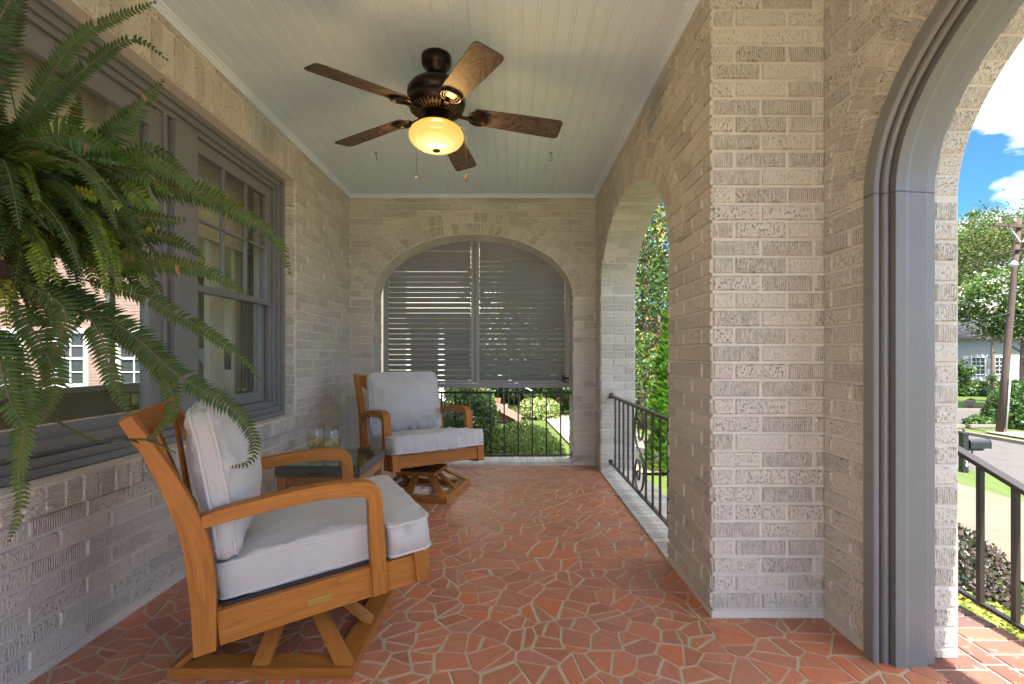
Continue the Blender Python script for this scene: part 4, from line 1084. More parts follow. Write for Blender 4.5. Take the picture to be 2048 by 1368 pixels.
key=[ # (points, half width, (tone, highlight, tip brightening))
 (K((150,400,1.10),(280,372,1.14),(400,388,1.18),(485,432,1.20),(555,482,1.22),(582,552,1.22)),.036,(.25,.3,.45)),
 (K((60,470,1.08),(170,500,1.10),(257,522,1.12),(340,528,1.13),(425,548,1.14),(500,592,1.15)),.036,(.45,.3,.15)),
 (K((170,560,1.1),(285,590,1.12),(345,625,1.14),(420,668,1.15),(490,722,1.16),(522,762,1.16)),.024,(.4,.3,.2)),
 (K((60,520,1.05),(150,590,1.08),(260,665,1.10),(350,745,1.12),(420,790,1.13),(478,828,1.14),(508,880,1.15),(498,925,1.15),(458,935,1.15)),.037,(.28,.3,.2)),
 (K((90,560,1.05),(190,650,1.07),(225,760,1.09),(262,835,1.10)),.036,(.30,.3,.3)),
 (K((10,300,1.0),(110,268,1.03),(200,300,1.06),(270,345,1.08),(350,393,1.10)),.040,(.85,.78,.15)),
 (K((20,300,1.0),(90,170,1.02),(160,75,1.05),(235,35,1.08),(315,2,1.12)),.022,(.45,.3,.1)),
 (K((10,330,1.0),(90,215,1.05),(180,130,1.10),(258,80,1.14),(300,92,1.16),(340,124,1.18)),.022,(.35,.3,.0)),
 (K((30,420,1.0),(130,340,1.05),(230,270,1.1),(290,205,1.12),(328,158,1.14)),.036,(.35,.3,.1)),
 (K((10,480,1.0),(100,400,1.05),(180,300,1.08),(240,240,1.1),(270,200,1.12)),.036,(.3,.3,.1)),
 (K((-40,640,.95),(20,700,.93),(52,800,.92),(38,930,.92),(42,1010,.92),(18,1085,.92)),.025,(.55,.3,.2)),
 (K((-60,640,.92),(-10,700,.90),(20,800,.90),(60,870,.90)),.040,(.5,.3,.1)),
 (K((40,560,1.0),(130,620,1.02),(100,720,1.03),(75,790,1.03)),.030,(.45,.3,.1)),
 (K((20,600,1.0),(85,690,1.02),(110,770,1.03),(80,850,1.03)),.036,(.5,.3,.1)),
 (K((150,500,1.1),(290,470,1.14),(370,490,1.17),(410,520,1.18)),.028,(.3,.3,.1)),
 (K((100,440,1.05),(220,430,1.08),(330,440,1.1),(375,440,1.11)),.034,(.15,.3,.1)),
 (K((200,350,1.1),(290,300,1.14),(330,310,1.16),(375,345,1.17)),.022,(.35,.3,.2)),
 (K((120,330,1.05),(260,330,1.08),(330,335,1.1),(420,410,1.12)),.034,(.5,.6,.2)),
 (K((240,360,1.1),(285,400,1.12),(300,430,1.12),(285,475,1.12)),.028,(.85,.86,.1)),
 (K((180,640,1.09),(290,700,1.12),(345,790,1.14),(330,850,1.15),(290,880,1.15)),.030,(.35,.3,.2)),
 (K((-60,200,.9),(-10,60,.9),(20,0,.9),(60,-50,.9)),.034,(.15,.3,0)),
 (K((-80,260,.9),(0,140,.92),(30,40,.93),(50,-20,.94)),.030,(.15,.3,0)),
]
for i,(P_,w_,b_) in enumerate(key):
    frond(P_,w_*1.08,b_,seed=i,curl=.2,face=.9,bare=.03)
# thin bare runner with a few leaflets, reaching the chair
rn=K((44,690,1.03),(62,810,1.04),(130,850,1.06),(190,880,1.08),(235,890,1.10),(270,905,1.13))
frond(rn,.012,(.6,.5,.2),seed=77,lw=.007,bare=.5)
frond(K((225,880,1.10),(300,880,1.16),(350,905,1.2)),.020,(.5,.6,.3),seed=78,bare=.15)
rnd=random.Random(11)
for k in range(760):
    az=rnd.uniform(-math.pi,math.pi); L_=rnd.uniform(.22,.60); el=R(rnd.uniform(-5,78)); 
    dh=Vector((math.cos(az),math.sin(az),0))
    if dh.x<-.2: L_*=.72
    base=FC+Vector((rnd.uniform(-.09,.09),rnd.uniform(-.09,.09),rnd.uniform(-.02,.05)))
    P_=[base]; v=dh*math.cos(el)+Vector((0,0,math.sin(el))); p=base.copy(); n_=6; dr=rnd.uniform(.16,.50)
    side=Vector((-dh.y,dh.x,0))*rnd.uniform(-.12,.12)
    for i in range(n_):
        v=(v+Vector((0,0,-dr))+side*.5).normalized(); p=p+v*L_/n_; P_.append(p.copy())
    if any(q_.x<XL+.03 for q_ in P_): 
        for q_ in P_: q_.x=max(q_.x,XL+.03+rnd.uniform(0,.01))
    tip=P_[-1]; px_=1023.7+tip.x/tip.y*F if tip.y>.05 else 0
    py_=710.6-(tip.z-CH)/tip.y*F if tip.y>.05 else 0
    if px_>330 or (py_>640 and px_>150) or tip.y<.45 or min(q_.y for q_ in P_)<.45: continue
    if py_>600 and rnd.random()>.12: continue
    if py_<190 and rnd.random()>.5: continue
    if py_<330 and px_>150 and rnd.random()>.4: continue
    frond(P_,rnd.uniform(.020,.033),(rnd.choice((.0,.05,.12,.25,.45)),rnd.choice((.3,.3,.3,.3,.88)),.15),seed=200+k,face=rnd.choice((0,.3,.7)),curl=rnd.uniform(.15,.6))
fl.build('foliage',['fern','brownleaf'],fern,recalc=False); st.build('stems','rachis',fern)
mb=MB(); mb.lathe([(.0,-.10),(.05,-.10),(.075,-.07),(.09,-.02),(.095,0),(.09,0),(.085,-.02),(0,-.02)],n=32); mb.build('basket','black',fern)
mb=MB()
for k in range(3):
    a=2*math.pi*k/3+.4; mb.tube([(  .09*math.cos(a),.09*math.sin(a),0),(0,0,.5)],.0015,5)
mb.tube([(0,0,.5),(0,0,ZC-FC.z-.001)],.002,5); mb.build('hanger','ironb',fern)

# ------------------------------------------------------------------ room behind the window
room=thing('interior_room','tan painted room seen through the porch window','room',(-3.6,1.8,0))
ro=Vector((-3.6,1.8,0))
mb=MB()
def rb(lo,hi,m=0): mb.box(Vector(lo)-ro,Vector(hi)-ro,m,(.5,.5))
RXW=-5.4
rb((RXW,-1.2,-.05),(XL-.31,8.6,0.0),1)
rb((RXW,-1.2,2.5),(XL-.31,8.6,2.55)); rb((RXW,8.55,0),(XL-.31,8.6,2.5)); 
rb((RXW-.1,-1.2,0),(RXW,8.6,.66)); rb((RXW-.1,-1.2,2.25),(RXW,8.6,2.5))
for a,b in ((-1.2,-.9),(2.6,3.0),(8.3,8.6)): rb((RXW-.1,a,.66),(RXW,b,2.25))
rb((XL-.36,-1.2,0),(XL-.31,8.6,.6)); rb((XL-.36,-1.2,2.34),(XL-.31,8.6,2.5)); rb((XL-.36,4.0,.6),(XL-.31,8.6,2.34)); rb((XL-.36,-1.2,.6),(XL-.31,.33,2.34))
mb.build('plaster_wall',['tan','roomf'],room)
mb=MB()
for a,b in ((-.9,2.6),(3.0,8.3)):
    n_=3 if b-a>5 else 2
    rb((RXW-.02,a-.06,.60),(RXW+.06,b+.06,.67)); rb((RXW-.02,a-.06,2.22),(RXW+.02,b+.06,2.30))
    for k in range(n_+1):
        y_=a+(b-a)*k/n_; rb((RXW-.03,y_-.05,.66),(RXW+.02,y_+.05,2.25))
mb.build('window_frame','white',room)
# curtains and blind
cu=thing('curtain','tall beige curtain panel hanging inside the narrow sash window','curtain',(XL-.40,3.6,0))
def curtain(y0,y1,xc,parent,org):
    mb=MB(); n_=60; vs=[];fs=[]
    for i in range(n_+1):
        y_=y0+(y1-y0)*i/n_; x_=xc+.022*math.sin(i*.95)+.008*math.sin(i*2.3)
        for zz_ in (.12,1.2,2.33): vs.append((x_-org[0],y_-org[1],zz_))
    for i in range(n_):
        for j in range(2): fs.append((i*3+j,i*3+3+j,i*3+4+j,i*3+1+j))
    mb.idx(vs,fs,[[(0,0)]*4]*len(fs),(.5,.5),0,True)
    o_=mb.build('fabric_panel','curt',parent); s_=o_.modifiers.new('thick','SOLIDIFY'); s_.thickness=.004; return o_
curtain(3.44,3.95,XL-.42,cu,(XL-.40,3.6)); 
mb=MB(); mb.tube([(-.02,-1.0,2.33),(-.02,.38,2.33)],.012,8); mb.build('curtain_rod','ironb',cu)
cu2=thing('curtain','narrow beige curtain strip hanging left of the tall curtain panel','curtain',(XL-.40,3.2,0)); curtain(3.16,3.31,XL-.42,cu2,(XL-.40,3.2))
bl=MB(); zb=1.80
while zb<2.28: bl.box((-.003,-.62,zb),(.003,.62,zb+.0195)); zb+=.022
bl.box((-.015,-.62,1.785),(.015,.62,1.80))
tag(bl.build('window_blind','blind'),'tan slatted blind drawn halfway down the upper sash','blind').location=(XL-.34,3.25,0)
bl=MB(); zb=1.70
while zb<2.30: bl.box((-.003,-.92,zb),(.003,.92,zb+.0195)); zb+=.022
tag(bl.build('window_blind','blind'),'tan slatted blind at the top of the wide picture window','blind').location=(XL-.34,1.36,0)
# dining chair in the room
dc=thing('dining_chair','upright grey upholstered dining chair inside the picture window','chair',(-2.45,1.20,0),R(200))
mb=MB(); mb.box((-.24,-.24,.40),(.24,.24,.50)); mb.build('seat','fabric',dc,bevel=.03)
mb=MB(); mb.bar((-.24,0,.48),(-.30,0,1.04),.46,.07,(1,0,0)); mb.build('backrest','fabric',dc,bevel=.025)
for a in (-1,1):
    for b in (-1,1): mb=MB(); mb.box((a*.2-.02,b*.2-.02,0),(a*.2+.02,b*.2+.02,.40)); mb.build('leg','teak_d',dc)
la=thing('table_lamp','tan cone shaped lamp shade inside the narrow sash window','lamp',(-2.25,3.75,.55))
mb=MB(); mb.lathe([(.10,.40),(.17,.56),(.168,.56),(.098,.40)][::-1],n=24); mb.build('lamp_shade','clay',la)
mb=MB(); mb.lathe([(0,0),(.07,0),(.07,.02),(.02,.04),(.03,.15),(.02,.3),(.01,.42),(0,.42)],n=20); mb.build('lamp_base','ironb',la)
tb2=None
mb=MB(); mb.box((-2.5,3.4,.51),(-2.0,4.1,.548));
for a,b in ((-2.48,3.42),(-2.04,3.42),(-2.48,4.06),(-2.04,4.06)): mb.box((a-.02,b-.02,0),(a+.02,b+.02,.51))
tag(mb.build('console_table','teak_d'),'brown console table under the lamp inside the house','table')
# brick wing seen across the room
wing=thing('brick_wing','red brick building with white framed windows seen through the room','building',(-10,13.,-.6))
mb=MB(); f=lambda u,v,d:(u,-d,v+.6)
mb.box((-8,.001,0),(5,.3,5.6),0,R0)
v=-.5;row=0
while v<4.9:
    u=-8.
    while u<5: brick(mb,f,[(u+(row%2)*.12+.006,v+.006),(u+.234+(row%2)*.12,v+.006),(u+.234+(row%2)*.12,v+.082),(u+(row%2)*.12+.006,v+.082)]); u+=.24
    v+=.088; row+=1
mb.build('wall','red',wing,recalc=False)
for xc in (-5.2,-3.5,-1.8,-.1,1.6,3.3):
    mb=MB(); x0_,x1_,z0_,z1_=xc-.36,xc+.36,.90,2.25
    for a,b in (((x0_-.12,-.07,z0_-.10),(x1_+.12,-.008,z0_)),((x0_-.12,-.06,z1_),(x1_+.12,-.008,z1_+.12)),((x0_-.12,-.06,z0_),(x0_,-.008,z1_)),((x1_,-.06,z0_),(x1_+.12,-.008,z1_)),((x0_,-.05,1.55),(x1_,-.010,1.61)),((xc-.014,-.045,z0_),(xc+.014,-.012,1.55)),((xc-.014,-.045,1.61),(xc+.014,-.012,z1_)),((x0_,-.04,1.2),(xc-.014,-.012,1.225)),((xc+.014,-.04,1.2),(x1_,-.012,1.225)),((x0_,-.04,1.9),(xc-.014,-.012,1.925)),((xc+.014,-.04,1.9),(x1_,-.012,1.925))): mb.box(a,b)
    w_=mb.build('window','white',wing)
    mb=MB(); mb.box((x0_,-.0105,z0_),(x1_,-.009,z1_)); mb.build('pane','dark',w_)

# ------------------------------------------------------------------ grounds
def gz(x,y):
    if x<2.7: z_=-.45
    elif x<13: z_=-.45-.18*(x-2.7)
    else: z_=-2.304
    if y>14 and x<6: z_+=min(1.2,(y-14)*.045)*(1 if x<3 else (6-x)/3)
    return z_
def sheet(name,mat,x0,x1,y0,y1,dz,step=1.,kind='structure',fn=None):
    mb=MB(); nx2=max(1,math.ceil((x1-x0)/step)); ny2=max(1,math.ceil((y1-y0)/step)); vs=[];fs=[];uv=[]
    for i in range(nx2+1):
        for j in range(ny2+1):
            x_=x0+(x1-x0)*i/nx2;y_=y0+(y1-y0)*j/ny2
            if fn: x_,y_=fn(i/nx2,j/ny2)
            vs.append((x_,y_,gz(x_,y_)+dz))
    for i in range(nx2):
        for j in range(ny2):
            a=i*(ny2+1)+j; q_=(a,a+ny2+1,a+ny2+2,a+1); fs.append(q_); uv.append([tuple(vs[k][:2]) for k in q_])
    mb.idx(vs,fs,uv,(.5,.5),0,True); return tag(mb.build(name,mat),kind=kind)
sheet('ground','grass',-200,200,-60,260,-.03,2.)
sheet('driveway','concrete',3.85,9.5,-20,60,.012,.8)
sheet('walkway','walk',0,1,7,13.2,.010,.5,fn=lambda s_,t_:(.75+.35*(1-t_)+s_*1.5,6.2+t_*6.0))
sheet('street','asphalt',12.9,19.2,-40,120,.008,2.)
sheet('side_street','asphalt',19.2,120,22.6,29.4,.008,2.)
mb=MB()
def kerb(pts,w=.16,h=.13):
    for a,b in zip(pts,pts[1:]): mb.bar((a[0],a[1],-2.30+h/2),(b[0],b[1],-2.30+h/2),w,h,(0,0,1),0,(.5,.5),.03)
kerb([(19.25,-40),(19.25,20.6)]+[(19.25+2*(1-math.cos(t)),20.6+2*math.sin(t)) for t in [math.pi/2*i/8 for i in range(9)]]+[(120,22.6)])
kerb([(19.2,29.45),(120,29.45)]); kerb([(19.2,29.45),(19.2,120)])
tag(mb.build('kerb','kerb'),kind='structure')
mb=MB(); mb.box((20.6,-40,-2.29),(22.1,21.2,-2.262)); mb.build('sidewalk','kerb')['kind']='structure'

# ---- plants
def leaves(mb,c,rad,n,size,rng,shape=None,mid=0,clump=None,asp=1.7,m=0,tone=(0,1)):
    c=Vector(c)
    cl=[]
    nc=clump or max(5,n//60)
    for i in range(nc):
        while True:
            p=Vector((rng.uniform(-1,1),rng.uniform(-1,1),rng.uniform(-1,1)))
            if .25<p.length<1 : break
        if shape: p=shape(p,rng)
        cl.append((Vector((p.x*rad[0],p.y*rad[1],p.z*rad[2])),rng.uniform(.10,.26),rng.random()))
    for i in range(n):
        q_,cr,tn=cl[rng.randrange(nc)]
        p=c+q_+Vector((rng.gauss(0,1)*rad[0],rng.gauss(0,1)*rad[1],rng.gauss(0,1)*rad[2]))*cr*.55
        d=Vector((rng.gauss(0,1),rng.gauss(0,1),rng.gauss(0,.7))).normalized(); e=d.cross(Vector((rng.gauss(0,1),rng.gauss(0,1),rng.gauss(0,1)))).normalized()
        s_=size*rng.uniform(.6,1.3); a=d*s_*.5; b=e*s_*.5/asp
        r=(min(1,max(0,tone[0]+(tone[1]-tone[0])*(tn*.6+rng.random()*.4))),rng.random())
        mb.face([p-a,p+b,p+a,p-b],[(0,0)]*4,r,m)
def tree(name,label,cat,x,y,h,cr,ch_,nleaf,size,mats,seed,group=None,tr=.16,gzv=None,flower=0,crown_z=None,lean=0,tone=(0,1),ncl=None,fsize=None):
    rng=random.Random(seed); z0_=gz(x,y) if gzv is None else gzv
    t=thing(name,label,cat,(x,y,z0_),0,group)
    cz=crown_z if crown_z is not None else h-ch_
    mb=MB(); mb.tube(catmull([(0,0,-.1),(lean*.3,.05,h*.3),(lean*.7,-.05,h*.6),(lean,0,h*.85)],4),[tr*(1-.75*i/12) for i in range(13)],8)
    for k in range(9):
        a=rng.uniform(0,6.28); hb=h*rng.uniform(.25,.7); l=cr*rng.uniform(.5,.9)
        mb.tube(catmull([(lean*hb/h,0,hb),(math.cos(a)*l*.5,math.sin(a)*l*.5,hb+l*.35),(math.cos(a)*l,math.sin(a)*l,hb+l*.55)],3),[tr*.4*(1-.13*i) for i in range(7)],5)
    mb.build('trunk','bark',t)
    mb=MB(); leaves(mb,(lean*.6,0,cz),(cr,cr,ch_),nleaf,size,rng,clump=ncl,tone=tone)
    if flower: leaves(mb,(lean*.6,0,cz),(cr*1.03,cr*1.03,ch_*1.03),flower,fsize or size*.8,rng,clump=max(14,flower//22),m=1)
    mb.build('crown',mats,t,recalc=False); return t
def bush(name,label,cat,x,y,z_,rad,n,size,mats,seed,group=None,flower=0,tone=(0,1),flat=.35,kind=None):
    rng=random.Random(seed); mb=MB()
    for i in range(n):
        a=rng.uniform(0,2*math.pi); e=math.asin(rng.uniform(-.15,1)); rr=rng.uniform(.86,1.02)+.07*noise.noise(Vector((a*2,e*4,seed)))
        nrm=Vector((math.cos(e)*math.cos(a),math.cos(e)*math.sin(a),math.sin(e)))
        k=lambda v:math.copysign(abs(v)**(1-flat),v)
        p=Vector((k(nrm.x)*rad[0],k(nrm.y)*rad[1],k(nrm.z)*rad[2]))*rr
        d=(Vector((rng.gauss(0,1),rng.gauss(0,1),rng.gauss(0,1)))+nrm*.6).normalized(); e2=d.cross(nrm+Vector((rng.gauss(0,.5),rng.gauss(0,.5),rng.gauss(0,.5)))).normalized()
        s_=size*rng.uniform(.6,1.3); tn=.5+.5*noise.noise(p*3+Vector((seed,0,0)))
        mb.face([p-d*s_*.5,p+e2*s_*.3,p+d*s_*.5,p-e2*s_*.3],[(0,0)]*4,(min(1,max(0,tone[0]+(tone[1]-tone[0])*(tn*.6+rng.random()*.4))),rng.random()),1 if (flower and rng.random()<flower) else 0)
    # solid inner hull in darkest leaf tone, stands in for shade inside the bush
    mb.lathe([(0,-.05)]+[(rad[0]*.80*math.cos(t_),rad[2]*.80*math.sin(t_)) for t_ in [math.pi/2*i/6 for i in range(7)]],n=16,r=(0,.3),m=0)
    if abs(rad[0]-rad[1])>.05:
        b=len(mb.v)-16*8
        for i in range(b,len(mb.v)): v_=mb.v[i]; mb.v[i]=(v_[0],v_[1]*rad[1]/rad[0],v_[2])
    o_=mb.build(name,mats,recalc=False); o_.location=(x,y,z_); tag(o_,label,cat,group,kind); return o_
# behind the end arch
bush('boxwood_hedge','tall dark green hedge just outside the end arch railing','hedge',-1.12,6.75,-.45,(.95,.75,1.12),15000,.045,['dleaf','pfl'],21,flat=.55,tone=(.2,1))
bush('round_shrub','low rounded bright green shrub beside the pale walkway','shrub',.10,6.35,-.45,(.63,.62,.62),9000,.04,['yleaf','pfl'],22,flat=.05,tone=(0,.8),flower=.004)
bush('flowering_shrub','pink flowering shrub between the round shrub and the walkway','shrub',.20,8.6,-.45,(.30,.6,.25),4000,.06,['mleaf','pfl'],23,flower=.22)
bush('rose_bush','pink and green bush growing beside the far brick steps','shrub',.68,12.2,-.45,(.52,.8,.42),4500,.08,['yleaf','pfl'],24,flower=.16)
bush('garden_shrub','yellow green shrub beyond the end of the walkway','shrub',1.45,15.0,-.45,(1.1,1.0,.42),6000,.11,['yleaf','pfl'],25,flower=.03)
bush('garden_shrub','dark green shrub behind the iron stair rail in the garden','shrub',.15,15.5,-.4,(1.4,1.0,1.5),7000,.11,['dleaf','pfl'],26)
bush('magnolia_shrub','red tipped shrub at the foot of the far garden steps','shrub',1.05,13.3,-.45,(.45,.4,.28),2500,.07,['mleaf','ofl'],27,flower=.10)
st_=thing('garden_steps','weathered brick garden steps climbing between shrubs, seen below the shutter','steps',(-.35,11.4,-.45)); 
for k in range(5):
    mb=MB(); mb.box((-.45,-.5+k*.0,k*.15),(.42-k*.17,.7,(k+1)*.15-.003)); mb.build('tread','paver',st_,bevel=.01)
mb=MB(); mb.box((-.62,-.62,0),(-.46,.75,.95)); mb.bar((-.46,-.60,.62),(.55,-.60,.10),.12,.14); mb.build('cheek_wall','red',st_)
gr=thing('garden_railing','grey iron handrail sloping down beside the brick garden steps','railing',(-.35,10.85,-.45))
mb=MB(); mb.bar((-.10,0,1.15),(.80,0,.72),.03,.03); mb.build('top_rail','steel',gr)
for k in range(8):
    x_=-.08+k*.12; mb=MB(); mb.bar((x_,0,0),(x_,0,1.14-(x_+.1)*.478),.016,.016,(0,1,0)); mb.build('baluster','iron',gr)
# neighbouring house behind the shutter
nh=thing('neighbouring_house','pale two storey house with white porch columns seen through the shutter louvres','house',(-4.2,17.,-.45))
mb=MB(); mb.box((-6,0,0),(3.9,8,6.3)); mb.build('wall','cream',nh)
mb=MB(); mb.box((-6.0,-.03,0),(3.9,-.004,1.9)); mb.build('brick_base','red',nh)
mb=MB(); mb.prism([(-.6,6.3),(8.6,6.3),(4,9.)],lambda a,b,d:(d,a,b),-6.6,4.4); mb.build('roof','roof',nh)
for x_ in (-2.6,-.9,.8,1.9,3.0):
    mb=MB(); mb.lathe([(.16,0),(.16,.1),(.12,.15),(.11,2.5),(.15,2.6),(.15,2.7)],(x_,-1.2,0),16); mb.build('column','white',nh)
mb=MB(); mb.box((-3.2,-1.5,2.7),(3.4,-.035,3.0)); mb.build('porch_roof','white',nh)
for x_ in (-1.7,.2,2.3):
    mb=MB()
    for a,b in (((x_-.5,-.08,1.0),(x_+.5,-.032,1.1)),((x_-.5,-.08,2.4),(x_+.5,-.032,2.5)),((x_-.5,-.08,1.1),(x_-.42,-.032,2.4)),((x_+.42,-.08,1.1),(x_+.5,-.032,2.4)),((x_-.42,-.06,1.72),(x_+.42,-.034,1.78))): mb.box(a,b)
    w_=mb.build('window','white',nh); mb=MB(); mb.box((x_-.42,-.045,1.1),(x_+.42,-.040,2.4)); mb.build('pane','dark',w_)
tree('garden_tree','dense dark green tree behind the right half of the louvred shutter','tree',1.3,13.8,8,2.6,3.2,9000,.17,['dleaf'],31,crown_z=3.4)
tree('garden_tree','mid green tree rising beyond the neighbouring house roof','tree',-1.0,34,13,5,5,7000,.35,['mleaf'],32)
# beyond the side arch
t_=thing('arborvitae','tall narrow bright green arborvitae close outside the side arch','tree',(2.22,6.5,-.48))
rng=random.Random(41); mb=MB(); mb.tube([(0,0,-.1),(0,0,2.3)],[.05,.015],8); mb.build('trunk','bark',t_)
mb=MB()
for i in range(2300):
    hh=rng.random()**1.15; zz_=.05+hh*2.45; r_=.47*(1-hh)**.62*rng.uniform(.72,1.08)*(1+.14*math.sin(zz_*9+rng.random())); a=rng.uniform(0,6.283)
    b_=Vector((r_*math.cos(a)*.85,r_*math.sin(a)*.85,zz_)); o_=Vector((math.cos(a),math.sin(a),1.0+rng.uniform(-.3,.7))).normalized()
    sd=Vector((-math.sin(a+rng.uniform(-.8,.8)),math.cos(a+rng.uniform(-.8,.8)),rng.uniform(-.3,.3))).normalized(); tn=rng.random()
    for k in range(9):                                    # flat fan shaped spray
        an=(k-4)*.22; d_=(o_*math.cos(an)+sd*math.sin(an)).normalized(); l=.11*rng.uniform(.6,1.1)*(1-abs(an)*.3); w_=d_.cross(o_.cross(sd)).normalized()*.007
        mb.face([b_-w_,b_+d_*l*.6-w_*1.2,b_+d_*l,b_+d_*l*.6+w_*1.2],[(0,0)]*4,(min(1,tn*.7+rng.random()*.3),rng.random()),0)
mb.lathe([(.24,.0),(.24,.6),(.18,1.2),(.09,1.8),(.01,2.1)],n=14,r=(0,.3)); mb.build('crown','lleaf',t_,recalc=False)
tree('magnolia_tree','broad dark glossy tree dotted with orange blossom beyond the side arch','tree',3.15,11.5,6.4,1.7,3.0,15000,.10,['dleaf','ofl'],42,crown_z=3.0,flower=1500,fsize=.075,tone=(.1,1))
tree('garden_tree','feathery pale green small tree left of the arborvitae','tree',2.05,8.2,1.9,.55,.7,2500,.06,['mleaf'],43,crown_z=1.15,tr=.03)
tree('garden_tree','tall light green tree high beyond the side arch','tree',7.3,24,12,3.2,4.2,9000,.22,['mleaf'],44,crown_z=7.8)
tree('garden_tree','dark tree far behind the magnolia, left of the side arch','tree',4.2,30,11,3.5,4.5,6000,.3,['dleaf'],45,crown_z=5)
bush('garden_shrub','dark green shrub at the foot of the arborvitae','shrub',2.75,5.7,-.5,(.45,.45,.5),3500,.05,['dleaf'],46)
bush('garden_shrub','bright green shrub on the lawn behind the arborvitae','shrub',3.4,13.5,-.55,(1.0,1.0,.8),3500,.09,['yleaf'],47)
# beside the landing
bush('purple_bush','small purple and green leafed bush beside the brick landing','bush',2.58,2.95,-.42,(.36,.36,.47),7000,.032,['pleaf'],51,flat=.1)
rng=random.Random(52); mb=MB()
for i in range(15000):
    x_=1.915+rng.random()*.85; y_=.6+rng.random()*3.3; e=(x_-1.915)/.85; zz_=-.10-.25*e+.05*noise.noise(Vector((x_*5,y_*5,0)))+rng.uniform(-.05,.02)
    if x_>2.55+.15*noise.noise(Vector((y_*2,0,0))) and rng.random()<.6: continue
    d=Vector((rng.gauss(0,1),rng.gauss(0,1),rng.gauss(0,.5))).normalized(); e2=d.cross(Vector((rng.gauss(0,.4),rng.gauss(0,.4),1))).normalized(); s_=.042*rng.uniform(.6,1.3)
    p=Vector((x_,y_,zz_)); mb.face([p-d*s_*.5,p+e2*s_*.28,p+d*s_*.5,p-e2*s_*.28],[(0,0)]*4,(rng.random(),rng.random()))
tag(mb.build('ground_cover','vleaf',recalc=False),'yellow green ground cover beside the brick landing','ground cover',None,'stuff')
mb=MB(); mb.prism([(1.9,-.16),(2.7,-.42),(2.7,-.6),(1.9,-.6)],lambda a,b,d:(a,d,b),.0,4.2); tag(mb.build('planting_bed','soil'),kind='structure')
# grass blades near the landing
rng=random.Random(53); mb=MB()
for i in range(9000):
    x_=rng.uniform(2.6,3.9); y_=rng.uniform(2.0,4.6); zz_=gz(x_,y_)-.03; l=rng.uniform(.03,.06); a=rng.uniform(0,6.28); d=Vector((math.cos(a),math.sin(a),0))*.004
    tip=Vector((x_+rng.uniform(-.02,.02),y_+rng.uniform(-.02,.02),zz_+l)); p=Vector((x_,y_,zz_)); mb.face([p-d,p+d,tip],[(0,0)]*3,(rng.random(),rng.random()*.7))
tag(mb.build('lawn_grass','lleaf',recalc=False),'short bright lawn grass between the planting bed and driveway','grass',None,'stuff')
# mailbox
p=Vector((12.62,13.55,gz(12.62,13.55)-.02))
mbx=thing('mailbox','black post mounted mailbox with white house number at the kerb','mailbox',p,R(0))
mb=MB(); mb.box((-.075,-.075,0),(.075,.075,1.16)); mb.box((-.09,-.09,1.10),(.09,.09,1.13)); mb.lathe([(.085,1.16),(.05,1.19),(.02,1.20),(.035,1.225),(.03,1.25),(0,1.265)],n=16); mb.build('post','mail',mbx,bevel=.006)
mb=MB(); mb.bar((-.22,0,.68),(.52,0,.68),.09,.05); C=catmull([(.05,0,.42),(.16,0,.46),(.23,0,.55),(.24,0,.66)],6); mb.tube(C,.022,6); mb.box((.10,-.10,.705),(.50,.10,.725)); mb.build('bracket_arm','mail',mbx,bevel=.004)
mb=MB(); pr=[(-.11,0),(.11,0),(.11,.14)]+[(.11*math.cos(t),.14+.11*math.sin(t)) for t in [math.pi*i/10 for i in range(1,10)]]+[(-.11,.14)]
mb.prism(pr,lambda a,b,d:(d,a,b+.73),.11,.66); mb.build('box','mail',mbx,bevel=.004)
mb=MB(); mb.prism([(a*1.06,(b-.11)*1.06+.11) for a,b in pr],lambda a,b,d:(d,a,b+.73),.662,.675); mb.build('door','mail',mbx)
fc=bpy.data.curves.new('house_number','FONT'); fc.body='1\n0\n0'; fc.size=.15; fc.extrude=.002; fc.align_x='CENTER'; fc.space_line=.82
fo=bpy.data.objects.new('house_number',fc); S.collection.objects.link(fo); dg=bpy.context.evaluated_depsgraph_get(); me=bpy.data.meshes.new_from_object(fo.evaluated_get(dg)); bpy.data.objects.remove(fo)
fo=bpy.data.objects.new('house_number',me); S.collection.objects.link(fo); me.materials.clear(); me.materials.append(M['white']); fo.parent=mbx; fo.location=(0.02,-.079,.47); fo.rotation_euler=(R(90),0,0)
# utility pole
pz_=-2.30; pl=thing('utility_pole','leaning wooden utility pole with crossarm and grey transformer at the street corner','utility pole',(21.2,21.1,pz_))
mb=MB(); mb.tube([(0,0,-.2),(.30,0,3.),(.62,0,6.5),(.86,0,9.3)],[.14,.13,.115,.10],14); mb.build('pole','pole',pl)
mb=MB(); mb.bar((-.35,-.12,9.02),(2.0,-.12,8.85),.10,.12); mb.build('crossarm','pole',pl)
mb=MB(); mb.bar((.30,-.14,8.95),(.78,-.14,8.25),.03,.04); mb.bar((1.40,-.14,8.9),(.85,-.14,8.25),.03,.04); mb.build('brace','steel',pl)
for x_ in (-.25,.55,1.2,1.9):
    mb=MB(); mb.lathe([(.02,0),(.02,.1),(.07,.12),(.05,.16),(.07,.20),(.04,.28),(0,.29)],(x_,-.12,9.07-(x_+.35)*.07),12); mb.build('insulator','clay',pl)
mb=MB(); mb.lathe([(0,0),(.21,0),(.23,.04),(.23,.82),(.20,.88),(.06,.93),(0,.94)],(.95,-.38,6.65),24); mb.build('transformer','steel',pl)
mb=MB(); mb.lathe([(0,0),(.10,0),(.16,.10),(.10,.18),(.05,.25),(0,.25)],(.28,-.35,7.15),16); mb.bar((.28,-.35,7.3),(.66,0,7.35),.03,.03); mb.build('street_light','steel',pl)
mb=MB(); mb.tube([(.10,-.20,.05),(.28,-.20,2.4)],.03,8); mb.build('conduit','steel',pl)
wires=MB()
